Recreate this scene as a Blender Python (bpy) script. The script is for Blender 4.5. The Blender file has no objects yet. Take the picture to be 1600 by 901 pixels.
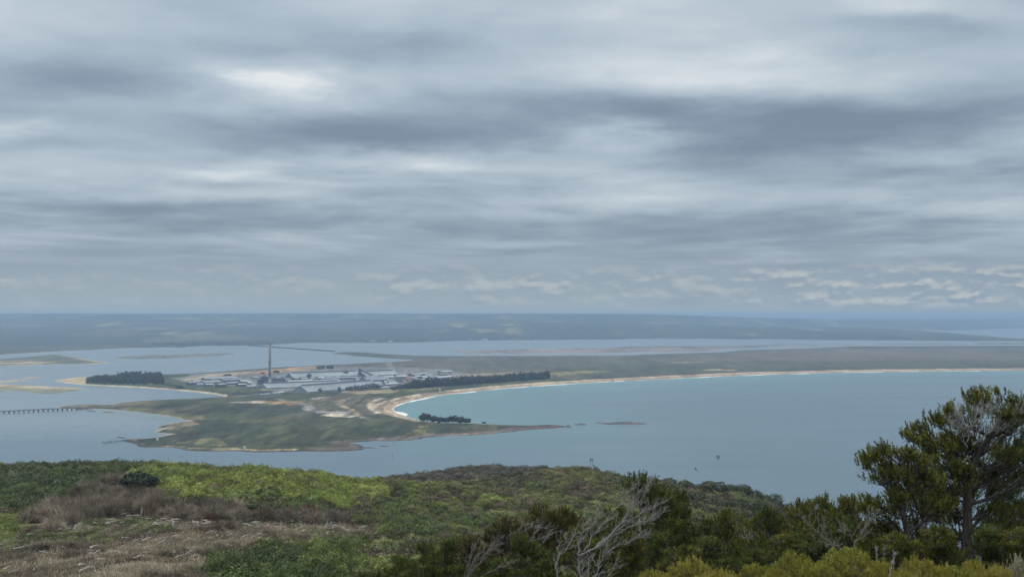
import bpy, math, random
import numpy as np
from mathutils import Vector, Matrix
R = math.radians
C = bpy.context.scene.collection
EYE = 235.0                       # metres above the sea
F = 1800.0                        # focal length in photo pixels (1600 wide)
PITCH = math.atan((494 - 450.5) / F)
CP, SP = math.cos(PITCH), math.sin(PITCH)

# ------------------------------------------------------------------ camera
cam = bpy.data.cameras.new('camera')
cam.sensor_width = 36.0
cam.lens = 36.0 * F / 1600.0
cam.clip_start = 0.5
cam.clip_end = 300000.0
camo = bpy.data.objects.new('camera', cam)
camo.location = (0, 0, EYE)
camo.rotation_euler = (math.pi / 2 + PITCH, 0, 0)
C.objects.link(camo)
sc = bpy.context.scene
sc.camera = camo
sc.view_settings.view_transform = 'Standard'
sc.view_settings.look = 'None'
sc.view_settings.exposure = 0.0
sc.view_settings.gamma = 1.0
sc.view_settings.use_curve_mapping = False
sc.cycles.use_denoising = True
try:
    sc.cycles.denoiser = 'OPENIMAGEDENOISE'
except Exception:
    pass
sc.cycles.max_bounces = 5
sc.cycles.diffuse_bounces = 2
sc.cycles.glossy_bounces = 2
sc.cycles.transmission_bounces = 3
sc.cycles.volume_bounces = 0
sc.cycles.transparent_max_bounces = 6
sc.cycles.use_adaptive_sampling = True
sc.cycles.adaptive_threshold = 0.02

# ------------------------------------------------------------------ pixel <-> world
def ray(px, py):
    s = -(np.asarray(py, float) - 450.5) / F
    x = (np.asarray(px, float) - 800.0) / F
    return x, CP - s * SP, SP + s * CP
def onplane(px, py, z=0.0):       # where the sight line through a photo pixel meets height z
    x, y, d = ray(px, py)
    t = (z - EYE) / d
    return x * t, y * t
def at(px, py, z=0.0):
    x, y = onplane(px, py, z)
    return Vector((float(x), float(y), z))
def atd(px, py, D):               # at depth D (metres forward)
    x, y, d = ray(px, py)
    t = D / y
    return Vector((float(x * t), float(D), float(EYE + d * t)))
def proj(x, y, z):
    z = z - EYE
    yy = y * CP + z * SP
    zz = -y * SP + z * CP
    return 800 + F * x / yy, 450.5 - F * zz / yy

# ------------------------------------------------------------------ numpy noise
def _hash(ix, iy, seed):
    h = (ix.astype(np.int64) * 374761393 + iy.astype(np.int64) * 668265263 + seed * 974634777) & 0x7fffffff
    h = ((h ^ (h >> 13)) * 1274126177) & 0x7fffffff
    return ((h ^ (h >> 16)) & 0xffff) / 65535.0
def vnoise(x, y, seed=0):
    x = np.asarray(x, float); y = np.asarray(y, float)
    ix = np.floor(x); iy = np.floor(y)
    fx = x - ix; fy = y - iy
    fx = fx * fx * (3 - 2 * fx); fy = fy * fy * (3 - 2 * fy)
    ix = ix.astype(np.int64); iy = iy.astype(np.int64)
    a = _hash(ix, iy, seed); b = _hash(ix + 1, iy, seed)
    c = _hash(ix, iy + 1, seed); d = _hash(ix + 1, iy + 1, seed)
    return (a + (b - a) * fx) * (1 - fy) + (c + (d - c) * fx) * fy
def fbm(x, y, seed=0, oct=4):
    v = 0; a = 0.5; s = 0
    for k in range(oct):
        v = v + a * vnoise(x * 2 ** k, y * 2 ** k, seed + k * 17); s += a; a *= 0.5
    return v / s
def inpoly(x, y, poly):
    r = np.zeros(x.shape, bool)
    p = np.asarray(poly, float)
    n = len(p)
    lo = p.min(0); hi = p.max(0)
    m = (x >= lo[0]) & (x <= hi[0]) & (y >= lo[1]) & (y <= hi[1])
    xs = x[m]; ys = y[m]; c = np.zeros(xs.shape, bool)
    for i in range(n):
        x0, y0 = p[i]; x1, y1 = p[(i + 1) % n]
        if y0 == y1: continue
        k = ((y0 > ys) != (y1 > ys))
        c ^= k & (xs < (x1 - x0) * (ys - y0) / (y1 - y0) + x0)
    r[m] = c
    return r
def distline(x, y, pts, closed=False):
    p = np.asarray(pts, float)
    d = np.full(x.shape, 1e18)
    n = len(p)
    for i in range(n if closed else n - 1):
        a = p[i]; b = p[(i + 1) % n]
        v = b - a; L = max(v @ v, 1e-9)
        t = np.clip(((x - a[0]) * v[0] + (y - a[1]) * v[1]) / L, 0, 1)
        dx = x - (a[0] + t * v[0]); dy = y - (a[1] + t * v[1])
        d = np.minimum(d, dx * dx + dy * dy)
    return np.sqrt(d)

# ------------------------------------------------------------------ objects
def tag(o, label=None, cat=None, group=None, kind=None):
    if label: o['label'] = label
    if cat: o['category'] = cat
    if group: o['group'] = group
    if kind: o['kind'] = kind
    return o
def empty(name, loc=(0, 0, 0), rz=0.0, label=None, cat=None, group=None):
    o = bpy.data.objects.new(name, None); C.objects.link(o)
    o.location = loc; o.rotation_euler = (0, 0, rz)
    o.empty_display_size = 0.5
    return tag(o, label, cat, group)
def link(name, me, mat=None, parent=None, loc=None):
    o = bpy.data.objects.new(name, me); C.objects.link(o)
    if mat is not None and len(me.materials) == 0: me.materials.append(mat)
    if parent is not None: o.parent = parent
    if loc is not None: o.location = loc
    return o
def mesh(name, V, faces, mat=None, col=None, smooth=False, colname='tint'):
    """V: (n,3); faces: (m,k) array or list of index lists; col: (n,3) vertex colours."""
    me = bpy.data.meshes.new(name)
    V = np.asarray(V, np.float32)
    if isinstance(faces, np.ndarray):
        m, k = faces.shape
        me.vertices.add(len(V)); me.vertices.foreach_set('co', V.ravel())
        me.loops.add(m * k); me.loops.foreach_set('vertex_index', faces.astype(np.int32).ravel())
        me.polygons.add(m)
        me.polygons.foreach_set('loop_start', np.arange(0, m * k, k, dtype=np.int32))
        me.polygons.foreach_set('loop_total', np.full(m, k, np.int32))
        me.update(calc_edges=True)
    else:
        me.from_pydata([tuple(map(float, v)) for v in V], [], [list(map(int, f)) for f in faces])
        me.update()
    if col is not None:
        a = me.color_attributes.new(colname, 'FLOAT_COLOR', 'POINT')
        cc = np.ones((len(V), 4), np.float32); cc[:, :3] = col
        a.data.foreach_set('color', cc.ravel())
    if smooth:
        me.polygons.foreach_set('use_smooth', np.ones(len(me.polygons), bool))
    if mat is not None: me.materials.append(mat)
    return me
class MB:
    """collects boxes, tubes, prisms and loose triangles into one mesh"""
    def __init__(s): s.v = []; s.f = []; s.n = 0
    def add(s, V, Fs):
        V = np.asarray(V, float).reshape(-1, 3)
        s.v.append(V); s.f += [[i + s.n for i in f] for f in Fs]; s.n += len(V); return s
    def box(s, x0, x1, y0, y1, z0, z1):
        V = [(x0, y0, z0), (x1, y0, z0), (x1, y1, z0), (x0, y1, z0), (x0, y0, z1), (x1, y0, z1), (x1, y1, z1), (x0, y1, z1)]
        return s.add(V, [(3, 2, 1, 0), (4, 5, 6, 7), (0, 1, 5, 4), (1, 2, 6, 5), (2, 3, 7, 6), (3, 0, 4, 7)])
    def tube(s, pts, rad, n=6, cap=True):
        pts = [Vector(p) for p in pts]
        if not hasattr(rad, '__len__'): rad = [rad] * len(pts)
        V = []; m = len(pts)
        for i, p in enumerate(pts):
            d = (pts[min(i + 1, m - 1)] - pts[max(i - 1, 0)])
            d = d.normalized() if d.length > 1e-9 else Vector((0, 0, 1))
            a = d.cross(Vector((0.13, 0.97, 0.21)))
            if a.length < 0.1: a = d.cross(Vector((1, 0, 0)))
            a.normalize(); b = d.cross(a)
            for k in range(n):
                t = 2 * math.pi * k / n
                V.append(p + (a * math.cos(t) + b * math.sin(t)) * rad[i])
        fs = []
        for i in range(m - 1):
            for k in range(n):
                k2 = (k + 1) % n
                fs.append((i * n + k, i * n + k2, (i + 1) * n + k2, (i + 1) * n + k))
        if cap:
            fs.append(tuple(range(n - 1, -1, -1))); fs.append(tuple((m - 1) * n + k for k in range(n)))
        return s.add([tuple(v) for v in V], fs)
    def beam(s, a, b, w, h):
        a = Vector(a); b = Vector(b); d = (b - a).normalized()
        sx = d.cross(Vector((0, 0, 1)))
        sx = sx.normalized() * (w / 2) if sx.length > 1e-6 else Vector((w / 2, 0, 0))
        up = sx.cross(d).normalized() * (h / 2)
        V = [a - sx - up, a + sx - up, a + sx + up, a - sx + up, b - sx - up, b + sx - up, b + sx + up, b - sx + up]
        return s.add([tuple(v) for v in V], [(3, 2, 1, 0), (4, 5, 6, 7), (0, 1, 5, 4), (1, 2, 6, 5), (2, 3, 7, 6), (3, 0, 4, 7)])
    def lathe(s, prof, n=16, c=(0, 0, 0)):
        V = []
        for r, z in prof:
            for k in range(n):
                t = 2 * math.pi * k / n
                V.append((c[0] + r * math.cos(t), c[1] + r * math.sin(t), c[2] + z))
        fs = []
        for i in range(len(prof) - 1):
            for k in range(n):
                k2 = (k + 1) % n
                fs.append((i * n + k, i * n + k2, (i + 1) * n + k2, (i + 1) * n + k))
        fs.append(tuple(range(n - 1, -1, -1))); fs.append(tuple((len(prof) - 1) * n + k for k in range(n)))
        return s.add(V, fs)
    def build(s, name, mat, parent=None, loc=None, smooth=False):
        me = mesh(name, np.concatenate(s.v), s.f, mat, smooth=smooth)
        return link(name, me, None, parent, loc)

# ------------------------------------------------------------------ node helper
class N:
    def __init__(s, nt): s.nt = nt
    def new(s, t, **kw):
        n = s.nt.nodes.new(t)
        for k, v in kw.items(): setattr(n, k, v)
        return n
    def put(s, sock, v):
        if isinstance(v, bpy.types.NodeSocket): s.nt.links.new(v, sock)
        elif v is not None: sock.default_value = v
    def m(s, op, a, b=None, c=None, clamp=False):
        n = s.new('ShaderNodeMath', operation=op, use_clamp=clamp)
        s.put(n.inputs[0], a)
        if b is not None: s.put(n.inputs[1], b)
        if c is not None: s.put(n.inputs[2], c)
        return n.outputs[0]
    def vm(s, op, a, b=None, out=0):
        n = s.new('ShaderNodeVectorMath', operation=op)
        s.put(n.inputs[0], a)
        if b is not None:
            if op == 'SCALE': s.put(n.inputs['Scale'], b)
            else: s.put(n.inputs[1], b)
        return n.outputs[out]
    def sep(s, v):
        n = s.new('ShaderNodeSeparateXYZ'); s.put(n.inputs[0], v); return n.outputs
    def comb(s, x, y, z=0.0):
        n = s.new('ShaderNodeCombineXYZ'); s.put(n.inputs[0], x); s.put(n.inputs[1], y); s.put(n.inputs[2], z); return n.outputs[0]
    def noise(s, vec, scale=1.0, detail=3.0, rough=0.5, dist=0.0, out=0):
        n = s.new('ShaderNodeTexNoise'); n.noise_dimensions = '3D'
        s.put(n.inputs['Vector'], vec); s.put(n.inputs['Scale'], scale); s.put(n.inputs['Detail'], detail)
        s.put(n.inputs['Roughness'], rough); s.put(n.inputs['Distortion'], dist)
        return n.outputs[out]
    def mix(s, f, a, b, blend='MIX', clamp=True):
        n = s.new('ShaderNodeMix', data_type='RGBA', blend_type=blend, clamp_factor=clamp)
        s.put(n.inputs[0], f); s.put(n.inputs[6], a); s.put(n.inputs[7], b); return n.outputs[2]
    def mr(s, v, a, b, c=0.0, d=1.0, interp='SMOOTHSTEP'):
        n = s.new('ShaderNodeMapRange', interpolation_type=interp)
        s.put(n.inputs[0], v); s.put(n.inputs[1], a); s.put(n.inputs[2], b); s.put(n.inputs[3], c); s.put(n.inputs[4], d); return n.outputs[0]
    def ramp(s, f, stops, interp='LINEAR'):
        n = s.new('ShaderNodeValToRGB'); r = n.color_ramp; r.interpolation = interp
        while len(r.elements) < len(stops): r.elements.new(0.5)
        for e, (p, c) in zip(r.elements, stops): e.position = p; e.color = (*c, 1)
        s.put(n.inputs[0], f); return n.outputs[0]
def c4(c): return (c[0], c[1], c[2], 1.0)
def s2l(r, g, b):                 # a colour as seen on a screen (0-255) to linear
    return tuple(((v / 255 + 0.055) / 1.055) ** 2.4 if v / 255 > 0.04045 else v / 255 / 12.92 for v in (r, g, b))
def material(name):
    m = bpy.data.materials.new(name); m.use_nodes = True
    nt = m.node_tree; nt.nodes.clear()
    n = N(nt); out = n.new('ShaderNodeOutputMaterial')
    return m, n, out
def principled(n, out, color, rough=0.8, spec=0.3, metal=0.0, normal=None):
    b = n.new('ShaderNodeBsdfPrincipled')
    n.put(b.inputs['Base Color'], color); n.put(b.inputs['Roughness'], rough)
    n.put(b.inputs['Specular IOR Level'], spec); n.put(b.inputs['Metallic'], metal)
    if normal is not None: n.put(b.inputs['Normal'], normal)
    n.nt.links.new(b.outputs[0], out.inputs[0])
    return b
def mottled(name, c, var=0.25, scale=0.2, rough=0.8, spec=0.3, c2=None):
    """plain paint, metal, wood or concrete with weathering blotches"""
    m, n, out = material(name)
    tc = n.new('ShaderNodeTexCoord').outputs['Object']
    nz = n.noise(tc, scale, 5, 0.6)
    a = tuple(v * (1 - var) for v in c); b = tuple(min(1, v * (1 + var)) for v in (c2 or c))
    col = n.mix(n.mr(nz, 0.3, 0.7), c4(a), c4(b))
    principled(n, out, col, rough, spec)
    return m

# ------------------------------------------------------------------ sky (world)
SUN_EL, SUN_AZ = 57.0, -42.0      # degrees; azimuth from the view axis, negative to the left
w = bpy.data.worlds.new('World'); sc.world = w; w.use_nodes = True
nt = w.node_tree; nt.nodes.clear(); n = N(nt)
wo = n.new('ShaderNodeOutputWorld'); bg = n.new('ShaderNodeBackground')
nt.links.new(bg.outputs[0], wo.inputs[0])
sky = n.new('ShaderNodeTexSky'); sky.sky_type = 'NISHITA'; sky.sun_disc = False
sky.sun_elevation = R(SUN_EL); sky.sun_rotation = R(SUN_AZ)
sky.altitude = 235; sky.air_density = 1.0; sky.dust_density = 1.5
tc = n.new('ShaderNodeTexCoord').outputs['Generated']
dx, dy, dz = n.sep(tc)
ysafe = n.m('MAXIMUM', dy, 0.05)
az = n.m('DIVIDE', dx, ysafe)     # tangent of azimuth / elevation, for the clouds ahead
el = n.m('DIVIDE', dz, ysafe)
zc = n.m('ADD', n.m('MAXIMUM', dz, 0.0), 0.045)
u = n.m('DIVIDE', dx, zc); v = n.m('DIVIDE', dy, zc)
sheet = n.comb(u, v, 0.0)
warp = n.noise(sheet, 0.45, 2, 0.5, out=1)
wv = n.vm('SCALE', n.vm('SUBTRACT', warp, (0.5, 0.5, 0.5)), 0.9)
sh2 = n.vm('ADD', sheet, wv)
big = n.noise(n.vm('MULTIPLY', sh2, (0.34, 0.42, 1)), 1.0, 3, 0.45)
mid = n.noise(n.vm('ADD', n.vm('MULTIPLY', sh2, (1.05, 1.0, 1)), (7.3, 2.1, 0)), 1.0, 5, 0.5)
fin = n.noise(n.vm('ADD', n.vm('MULTIPLY', sh2, (2.5, 2.3, 1)), (3.3, 9.1, 0)), 1.0, 5, 0.55)
base = n.m('ADD', n.m('MULTIPLY', n.m('SUBTRACT', big, 0.5), 1.05), n.m('MULTIPLY', n.m('SUBTRACT', mid, 0.5), 0.85))
base = n.m('ADD', base, n.m('MULTIPLY', n.m('SUBTRACT', fin, 0.5), 0.40))
# thin places in the cloud deck: where the photograph shows them, with ragged edges
wz = n.noise(n.comb(n.m('MULTIPLY', az, 7.0), n.m('MULTIPLY', el, 24.0), 1.7), 1.0, 6, 0.6, out=1)
wx, wy, _ = n.sep(wz)
azw = n.m('ADD', az, n.m('MULTIPLY', n.m('SUBTRACT', wx, 0.5), 0.17))
elw = n.m('ADD', el, n.m('MULTIPLY', n.m('SUBTRACT', wy, 0.5), 0.040))
SPOTS = [  # photo pixel centre, half sizes, strength
    (420, 130, 105, 40, .55), (440, 130, 60, 16, .35), (1080, 112, 190, 38, .34), (1240, 88, 110, 36, .22), (1330, 128, 150, 26, .22), (985, 218, 85, 22, .62),
    (665, 250, 150, 12, .50), (350, 263, 90, 13, .45), (15, 207, 60, 12, .48), (120, 255, 170, 22, .22),
    (430, 304, 110, 12, .33), (900, 10, 170, 30, .22), (1430, 8, 120, 18, .34), (90, 28, 130, 34, .22), (560, 20, 140, 26, .18),
    (300, 165, 180, 18, .16), (970, 310, 150, 12, .28), (1500, 320, 150, 16, .22), (400, 370, 130, 8, .22), (740, 282, 60, 12, .2), (960, 272, 90, 14, .2),
    (700, 185, 330, 34, -.30), (140, 125, 200, 26, -.20), (640, 66, 160, 22, -.14), (1000, 168, 150, 22, -.28), (1200, 225, 180, 34, -.22), (1440, 195, 170, 30, -.22),
    (200, 320, 220, 14, -.20), (950, 352, 500, 20, -.20), (560, 205, 180, 16, -.15), (1450, 40, 140, 16, -.15), (250, 355, 140, 14, -.16),
]
for (px, py, rx, ry, a) in SPOTS:
    X, Y, Z = ray(px, py)
    ca, ce = float(X / Y), float(Z / Y)
    p = n.m('MULTIPLY', n.m('SUBTRACT', azw, ca), F / (rx * 1.25))
    q = n.m('MULTIPLY', n.m('SUBTRACT', elw, ce), F / (ry * 1.25))
    g = n.m('ADD', n.m('MULTIPLY', p, p), n.m('MULTIPLY', q, q))
    g = n.m('POWER', 2.71828, n.m('MULTIPLY', g, -1.0))
    base = n.m('ADD', base, n.m('MULTIPLY', g, a * (0.82 if a > 0 else 1.0)))
elmask = n.mr(el, 0.045, 0.10)
val = n.m('ADD', n.m('ADD', 0.40, n.mr(el, 0.12, 0.27, 0.0, 0.09)), base)
lowval = n.m('ADD', 0.30, n.m('MULTIPLY', base, 0.55))
val = n.m('ADD', n.m('MULTIPLY', val, elmask), n.m('MULTIPLY', lowval, n.m('SUBTRACT', 1.0, elmask)))
deck = n.ramp(val, [(0.0, s2l(121, 136, 154)), (0.22, s2l(140, 155, 172)), (0.45, s2l(167, 182, 195)), (0.7, s2l(192, 204, 213)), (1.0, s2l(232, 236, 237))])
# distant heaps of cloud low over the land
cz = n.comb(n.m('MULTIPLY', az, 24.0), n.m('MULTIPLY', el, 66.0), 4.0)
cum = n.noise(cz, 1.0, 7, 0.60, 0.0)
cum2 = n.noise(n.vm('ADD', cz, (0.06, 0.30, 0)), 1.0, 7, 0.60, 0.0)
side = n.mr(az, 0.10, 0.42, 0.45, 1.25)
band = n.m('MULTIPLY', n.mr(el, 0.004, 0.013), n.m('SUBTRACT', 1.0, n.mr(el, 0.032, 0.060)))
dens = n.m('MULTIPLY', n.m('MULTIPLY', n.mr(cum, 0.32, 0.60), n.mr(n.m('ADD', n.noise(n.comb(n.m('MULTIPLY', az, 5.0), n.m('MULTIPLY', el, 26.0), 8.0), 1.0, 3, 0.5), n.m('MULTIPLY', side, 0.20)), 0.36, 0.72)), band)
lit = n.mr(n.m('SUBTRACT', cum, cum2), -0.06, 0.13)
cumc = n.mix(lit, c4(s2l(140, 157, 176)), c4(s2l(200, 203, 200)))
lowsky = n.ramp(n.m('MULTIPLY', el, 12.0), [(0.0, s2l(178, 184, 180)), (0.10, s2l(164, 177, 182)), (0.30, s2l(152, 169, 180)), (0.6, s2l(138, 156, 175)), (1.0, s2l(140, 154, 172))])
lowmix = n.mix(n.m('MULTIPLY', dens, n.mr(az, -0.1, 0.34, 0.50, 0.92)), lowsky, cumc)
cl = n.mix(n.mr(el, 0.030, 0.062), lowmix, deck)
# higher up (over the camera) the deck is thinner and brighter
hi = n.mr(dz, 0.28, 0.75)
cl = n.mix(hi, cl, n.mix(0.6, cl, c4((1.0, 1.03, 1.06))))
cl = n.mix(n.mr(dz, 0.28, 0.8, 1.0, 1.0), cl, cl)
upl = n.vm('SCALE', cl, n.mr(dz, 0.25, 0.7, 1.0, 1.75))
clouds = n.vm('SCALE', upl, 10.0)
skycol = n.mix(0.90, sky.outputs[0], clouds)
n.put(bg.inputs[0], skycol); bg.inputs[1].default_value = 0.1
w.cycles.sampling_method = 'MANUAL'; w.cycles.sample_map_resolution = 512

sun = bpy.data.lights.new('sun', 'SUN'); sun.energy = 2.2; sun.angle = R(10); sun.color = (1.0, 0.95, 0.86)
so = bpy.data.objects.new('sun', sun); C.objects.link(so)
sd = Vector((math.sin(R(SUN_AZ)) * math.cos(R(SUN_EL)), math.cos(R(SUN_AZ)) * math.cos(R(SUN_EL)), math.sin(R(SUN_EL))))
so.rotation_euler = (-sd).to_track_quat('-Z', 'Y').to_euler()
so.location = (0, 0, 900)

# ------------------------------------------------------------------ haze
HAZE = 7.0e-5
HAZE_TOP = 316.0
m, n, out = material('haze_air')
pv = n.new('ShaderNodeVolumePrincipled')
pv.inputs['Color'].default_value = (0.42, 0.61, 0.83, 1); pv.inputs['Density'].default_value = HAZE
pv.inputs['Anisotropy'].default_value = 0.15
m.node_tree.links.new(pv.outputs[0], out.inputs['Volume'])
m.cycles.homogeneous_volume = True
hz = MB().box(-75000, 75000, -6000, 62000, -9, HAZE_TOP).build('haze', m)
tag(hz, 'pale blue haze lying over the bay and the plain', 'haze', kind='stuff')
# ------------------------------------------------------------------ coast outlines (photo pixels, at sea level)
MAIN = [(3400, 562), (2400, 571), (1600, 578.3), (1500, 579.2), (1400, 580.4), (1300, 582.2), (1200, 584.6), (1150, 586.6), (1100, 588.8), (1050, 591.2),
 (1000, 593.6), (960, 595.6), (900, 598.8), (850, 602), (800, 605.5), (760, 609.3), (720, 613.6), (690, 617.2), (665, 621.4), (645, 625.6), (630, 629.5),
 (620, 633.6), (614, 637.9), (616, 642), (623, 646), (634, 650), (648, 654), (660, 657.5), (690, 660), (740, 660.8), (760, 661.8), (800, 663.4), (830, 663.8),
 (859, 662.4), (875, 663.5), (889, 666.4), (866, 669), (840, 670), (815, 671.5), (795, 673.8), (772, 677.4), (738, 680), (703, 681), (667, 683), (636, 687.5),
 (610, 688.6), (585, 688.2), (560, 690), (545, 691.5), (562, 694), (574, 699), (566, 702.2), (546, 704), (510, 704.5), (470, 704), (430, 705.5), (403, 706.2), (357, 704.2), (320, 704.5),
 (288, 703.6), (266, 698.4), (240, 697.8), (218, 697), (205, 691), (192, 687.2), (199, 686.4), (217, 685.5), (242, 683), (268, 678), (252, 676.8), (239, 676),
 (247, 672), (255, 669), (248, 667.6), (241, 667), (258, 663), (270, 660.2), (296, 658), (278, 652.5), (255, 648.7), (222, 644), (184, 640.6), (153, 638.6), (143, 638.6),
 (120, 639.7), (100, 638), (87, 636), (107, 633.4), (138, 631), (173, 632), (189, 628.8), (217, 626), (255, 624), (306, 622), (352, 619.3), (332, 615.5),
 (293, 611), (255, 607.8), (204, 604.6), (163, 602.7), (133, 601.4), (100, 598), (84, 594.6), (107, 590.6), (133, 588.7), (143, 587.5), (189, 584.4), (253, 584.8),
 (293, 583.4), (344, 580.2), (400, 576), (419, 574.2), (470, 571.9), (521, 569.4), (572, 567), (620, 564.6), (640, 563.4), (644, 562.3), (611, 560), (560, 556.8), (540, 554.6), (516, 552.3), (530, 550.2),
 (546, 549.4), (570, 550.4), (597, 552.2), (611, 553.4), (662, 555.6), (723, 556.2), (815, 555.8), (960, 555.4), (977, 555.2), (1044, 552.4), (1128, 550.4), (1156, 546.8),
 (1250, 544.7), (1327, 541.2), (1600, 540), (2400, 538), (3400, 537)]
NORTH = [(-2200, 566), (-400, 558), (0, 553.7), (51, 551), (97, 549), (143, 546.8), (191, 544.2), (230, 542.8), (270, 542), (286, 542.8), (319, 540.2), (400, 540), (419, 539.6), (470, 535.9),
 (546, 535.7), (640, 535), (713, 532.2), (805, 531.2), (960, 530.2), (993, 529.2), (1105, 529.2), (1156, 530.2), (1182, 529.6), (1250, 530.4), (1300, 531.2), (1400, 531.8), (1500, 532.2), (1600, 532.4), (1700, 532),
 (1600, 529.5), (1560, 526), (1520, 522.5), (1490, 520.2), (1400, 519.0), (1250, 519.2), (1185, 520.4), (1200, 518.4), (1300, 516.6), (1480, 516.4), (1560, 513.5), (1660, 511), (2400, 509), (4000, 507.5), (4000, 497.2), (-2600, 497.2)]
FLAT_R = [(690, 550.5), (730, 547.5), (800, 545.6), (880, 544), (960, 542), (1000, 541.2), (1040, 541), (1110, 541.4), (1150, 539.5), (1220, 537), (1260, 537), (1200, 541), (1130, 545.5), (1100, 548), (1040, 549.6), (960, 551.6), (880, 552.4), (760, 552)]
FLAT_S = [(1190, 541.6), (1280, 539), (1400, 537), (1600, 535.6), (2400, 534), (2400, 536.4), (1600, 538.4), (1400, 538.8), (1300, 540), (1230, 543)]
ISLE_A = [(-700, 572), (-300, 564), (0, 561.2), (30, 558.4), (51, 556.8), (70, 554.6), (84, 553.7), (100, 554.2), (107, 557.6), (126, 559.8), (145, 562.6), (158, 564.6), (178, 567.2), (160, 568), (128, 568.6), (51, 570), (0, 571.4), (-300, 579)]
ISLE_B = [(178, 558), (200, 556), (224, 554.8), (306, 552.4), (340, 551.6), (372, 552), (350, 554.6), (330, 556.8), (290, 558.4), (255, 560), (210, 561), (190, 560.6)]
ISLE_C = [(-200, 600), (0, 595.2), (20, 593.6), (42, 592.6), (30, 595), (0, 598)]
ISLE_C2 = [(34, 590.2), (50, 588.6), (70, 588), (60, 589.6)]
ISLE_D = [(-300, 604), (0, 600), (38, 601.2), (76, 604), (110, 605.4), (136, 606.8), (122, 609.4), (105, 612), (89, 614), (70, 614.4), (51, 613.2), (30, 611), (18, 610), (0, 612), (-300, 622)]
ISLES = [ISLE_A, ISLE_B, ISLE_C, ISLE_C2, ISLE_D]
def topx(poly, z=0.0):
    x, y = onplane([p[0] for p in poly], [p[1] for p in poly], z)
    return np.stack([x, y], 1)

# grid that fans out from the lookout
colx = np.concatenate([np.arange(-1400, -20, 12.0), np.arange(-20, 1621, 2.2), np.arange(1622, 3000, 12.0)])
rowy = np.concatenate([np.arange(735, 640, -0.7), np.arange(640, 545, -0.5), np.arange(545, 512, -0.4), np.arange(512, 500, -0.35), np.arange(500, 497.6, -0.2)])
GX, GY = np.meshgrid(colx, rowy)
WX, WY = onplane(GX, GY, 0.0)
def grid_faces(nr, nc):
    i = np.arange(nr * nc).reshape(nr, nc)
    return np.stack([i[:-1, :-1].ravel(), i[:-1, 1:].ravel(), i[1:, 1:].ravel(), i[1:, :-1].ravel()], 1)
def signed(poly):
    P = topx(poly)
    lo = P.min(0) - 900; hi = P.max(0) + 900
    s = np.full(GX.shape, -900.0)
    m_ = (WX > lo[0]) & (WX < hi[0]) & (WY > lo[1]) & (WY < hi[1])
    d = distline(WX[m_], WY[m_], P, True)
    ins = inpoly(WX[m_], WY[m_], P)
    s[m_] = np.where(ins, d, -d)
    return s
ragged = (fbm(WX / 60, WY / 60, 5, 4) - 0.5)
sM = signed(MAIN); sN = signed(NORTH)
# rocky southern shore of the point is ragged, the beaches are smooth
rock_zone = inpoly(GX, GY, [(150, 712), (640, 712), (900, 676), (900, 655), (845, 658), (700, 668), (600, 684), (400, 699), (262, 690), (180, 682)])
rockw = np.where(rock_zone, 1.0, 0.12)
sM = sM + ragged * 34 * rockw
sN = sN + (fbm(WX / 400, WY / 400, 8, 4) - 0.5) * 220
Z = np.clip(sM * 0.06, -4, 2.6) + np.clip((sM - 45) * 0.02, 0, 3.0)
Z = np.where(sM > 60, Z + (fbm(WX / 180, WY / 180, 2, 4) - 0.4) * np.clip((sM - 60) / 100, 0, 1) * 3.5, Z)
Z = np.maximum(Z, np.clip(sN * 0.03, -4, 3))
far_rise = np.clip((WY - 11000) / 6000, 0, 1)
hills = fbm(WX / 9000 + 3.7, WY / 7000, 21, 5)
ridge = fbm(WX / 2600, WY / 1800, 31, 4)
azr = WX / WY
prof = 1.0 - 0.42 * np.clip((azr - 0.02) / 0.26, 0, 1) ** 1.2
hz_ = np.clip((WY - 10500) / 8500, 0, 1) * (285 * (0.92 + 0.55 * (hills - 0.45))) * prof + far_rise * 50 * (ridge - 0.45) * prof
hz_ = np.where(hz_ > 270, 270 + (hz_ - 270) * .35, hz_); hz_ = np.minimum(hz_, 305) - 16 * np.clip(fbm(WX / 3200 + 9, WY / 4000, 35, 4) - .45, 0, 1) * (WY > 15000)
Z = np.where(sN > 0, Z + np.clip(sN / 1500, 0, 1) * np.maximum(hz_, 0), Z)
for k, isl in enumerate(ISLES):
    s = signed(isl) + (fbm(WX / 90, WY / 90, 40 + k, 3) - 0.5) * 30
    Z = np.maximum(Z, np.clip(s * 0.03, -4, 0.7 if k else 1.6))
for k, fl in enumerate((FLAT_R, FLAT_S)):
    s = signed(fl) + (fbm(WX / 260, WY / 160, 50 + k, 5) - 0.52) * 500
    Z = np.maximum(Z, np.clip(s * 0.02, -4, 0.5))

# ---- land cover: what grows or lies where
col = np.zeros(GX.shape + (3,))
def paint(mask, c, a=1.0):
    a_ = (mask.astype(float) * a)[..., None]
    col[:] = col * (1 - a_) + np.asarray(c) * a_
def soft(poly, feather_x=8.0, feather_y=0.9, wob=1.0, seed=70):
    jx = (fbm(WX / 45, WY / 90, seed, 3) - 0.5) * feather_x * 3 * wob
    jy = (fbm(WX / 45, WY / 90, seed + 9, 3) - 0.5) * feather_y * 3 * wob
    return inpoly(GX + jx, GY + jy, poly)
scrub_d = np.array((0.030, 0.038, 0.025)); scrub_g = np.array((0.056, 0.064, 0.031)); heath = np.array((0.088, 0.075, 0.056))
tan = (0.30, 0.235, 0.15); sand = (0.44, 0.35, 0.245); pale = (0.50, 0.43, 0.32); grass = (0.19, 0.17, 0.075); orange = (0.30, 0.185, 0.095); grit = (0.150, 0.146, 0.142)
f1 = fbm(WX / 130, WY / 160, 3, 5); f2 = fbm(WX / 420, WY / 600, 4, 5); f3 = fbm(WX / 40, WY / 60, 6, 4)
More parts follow.
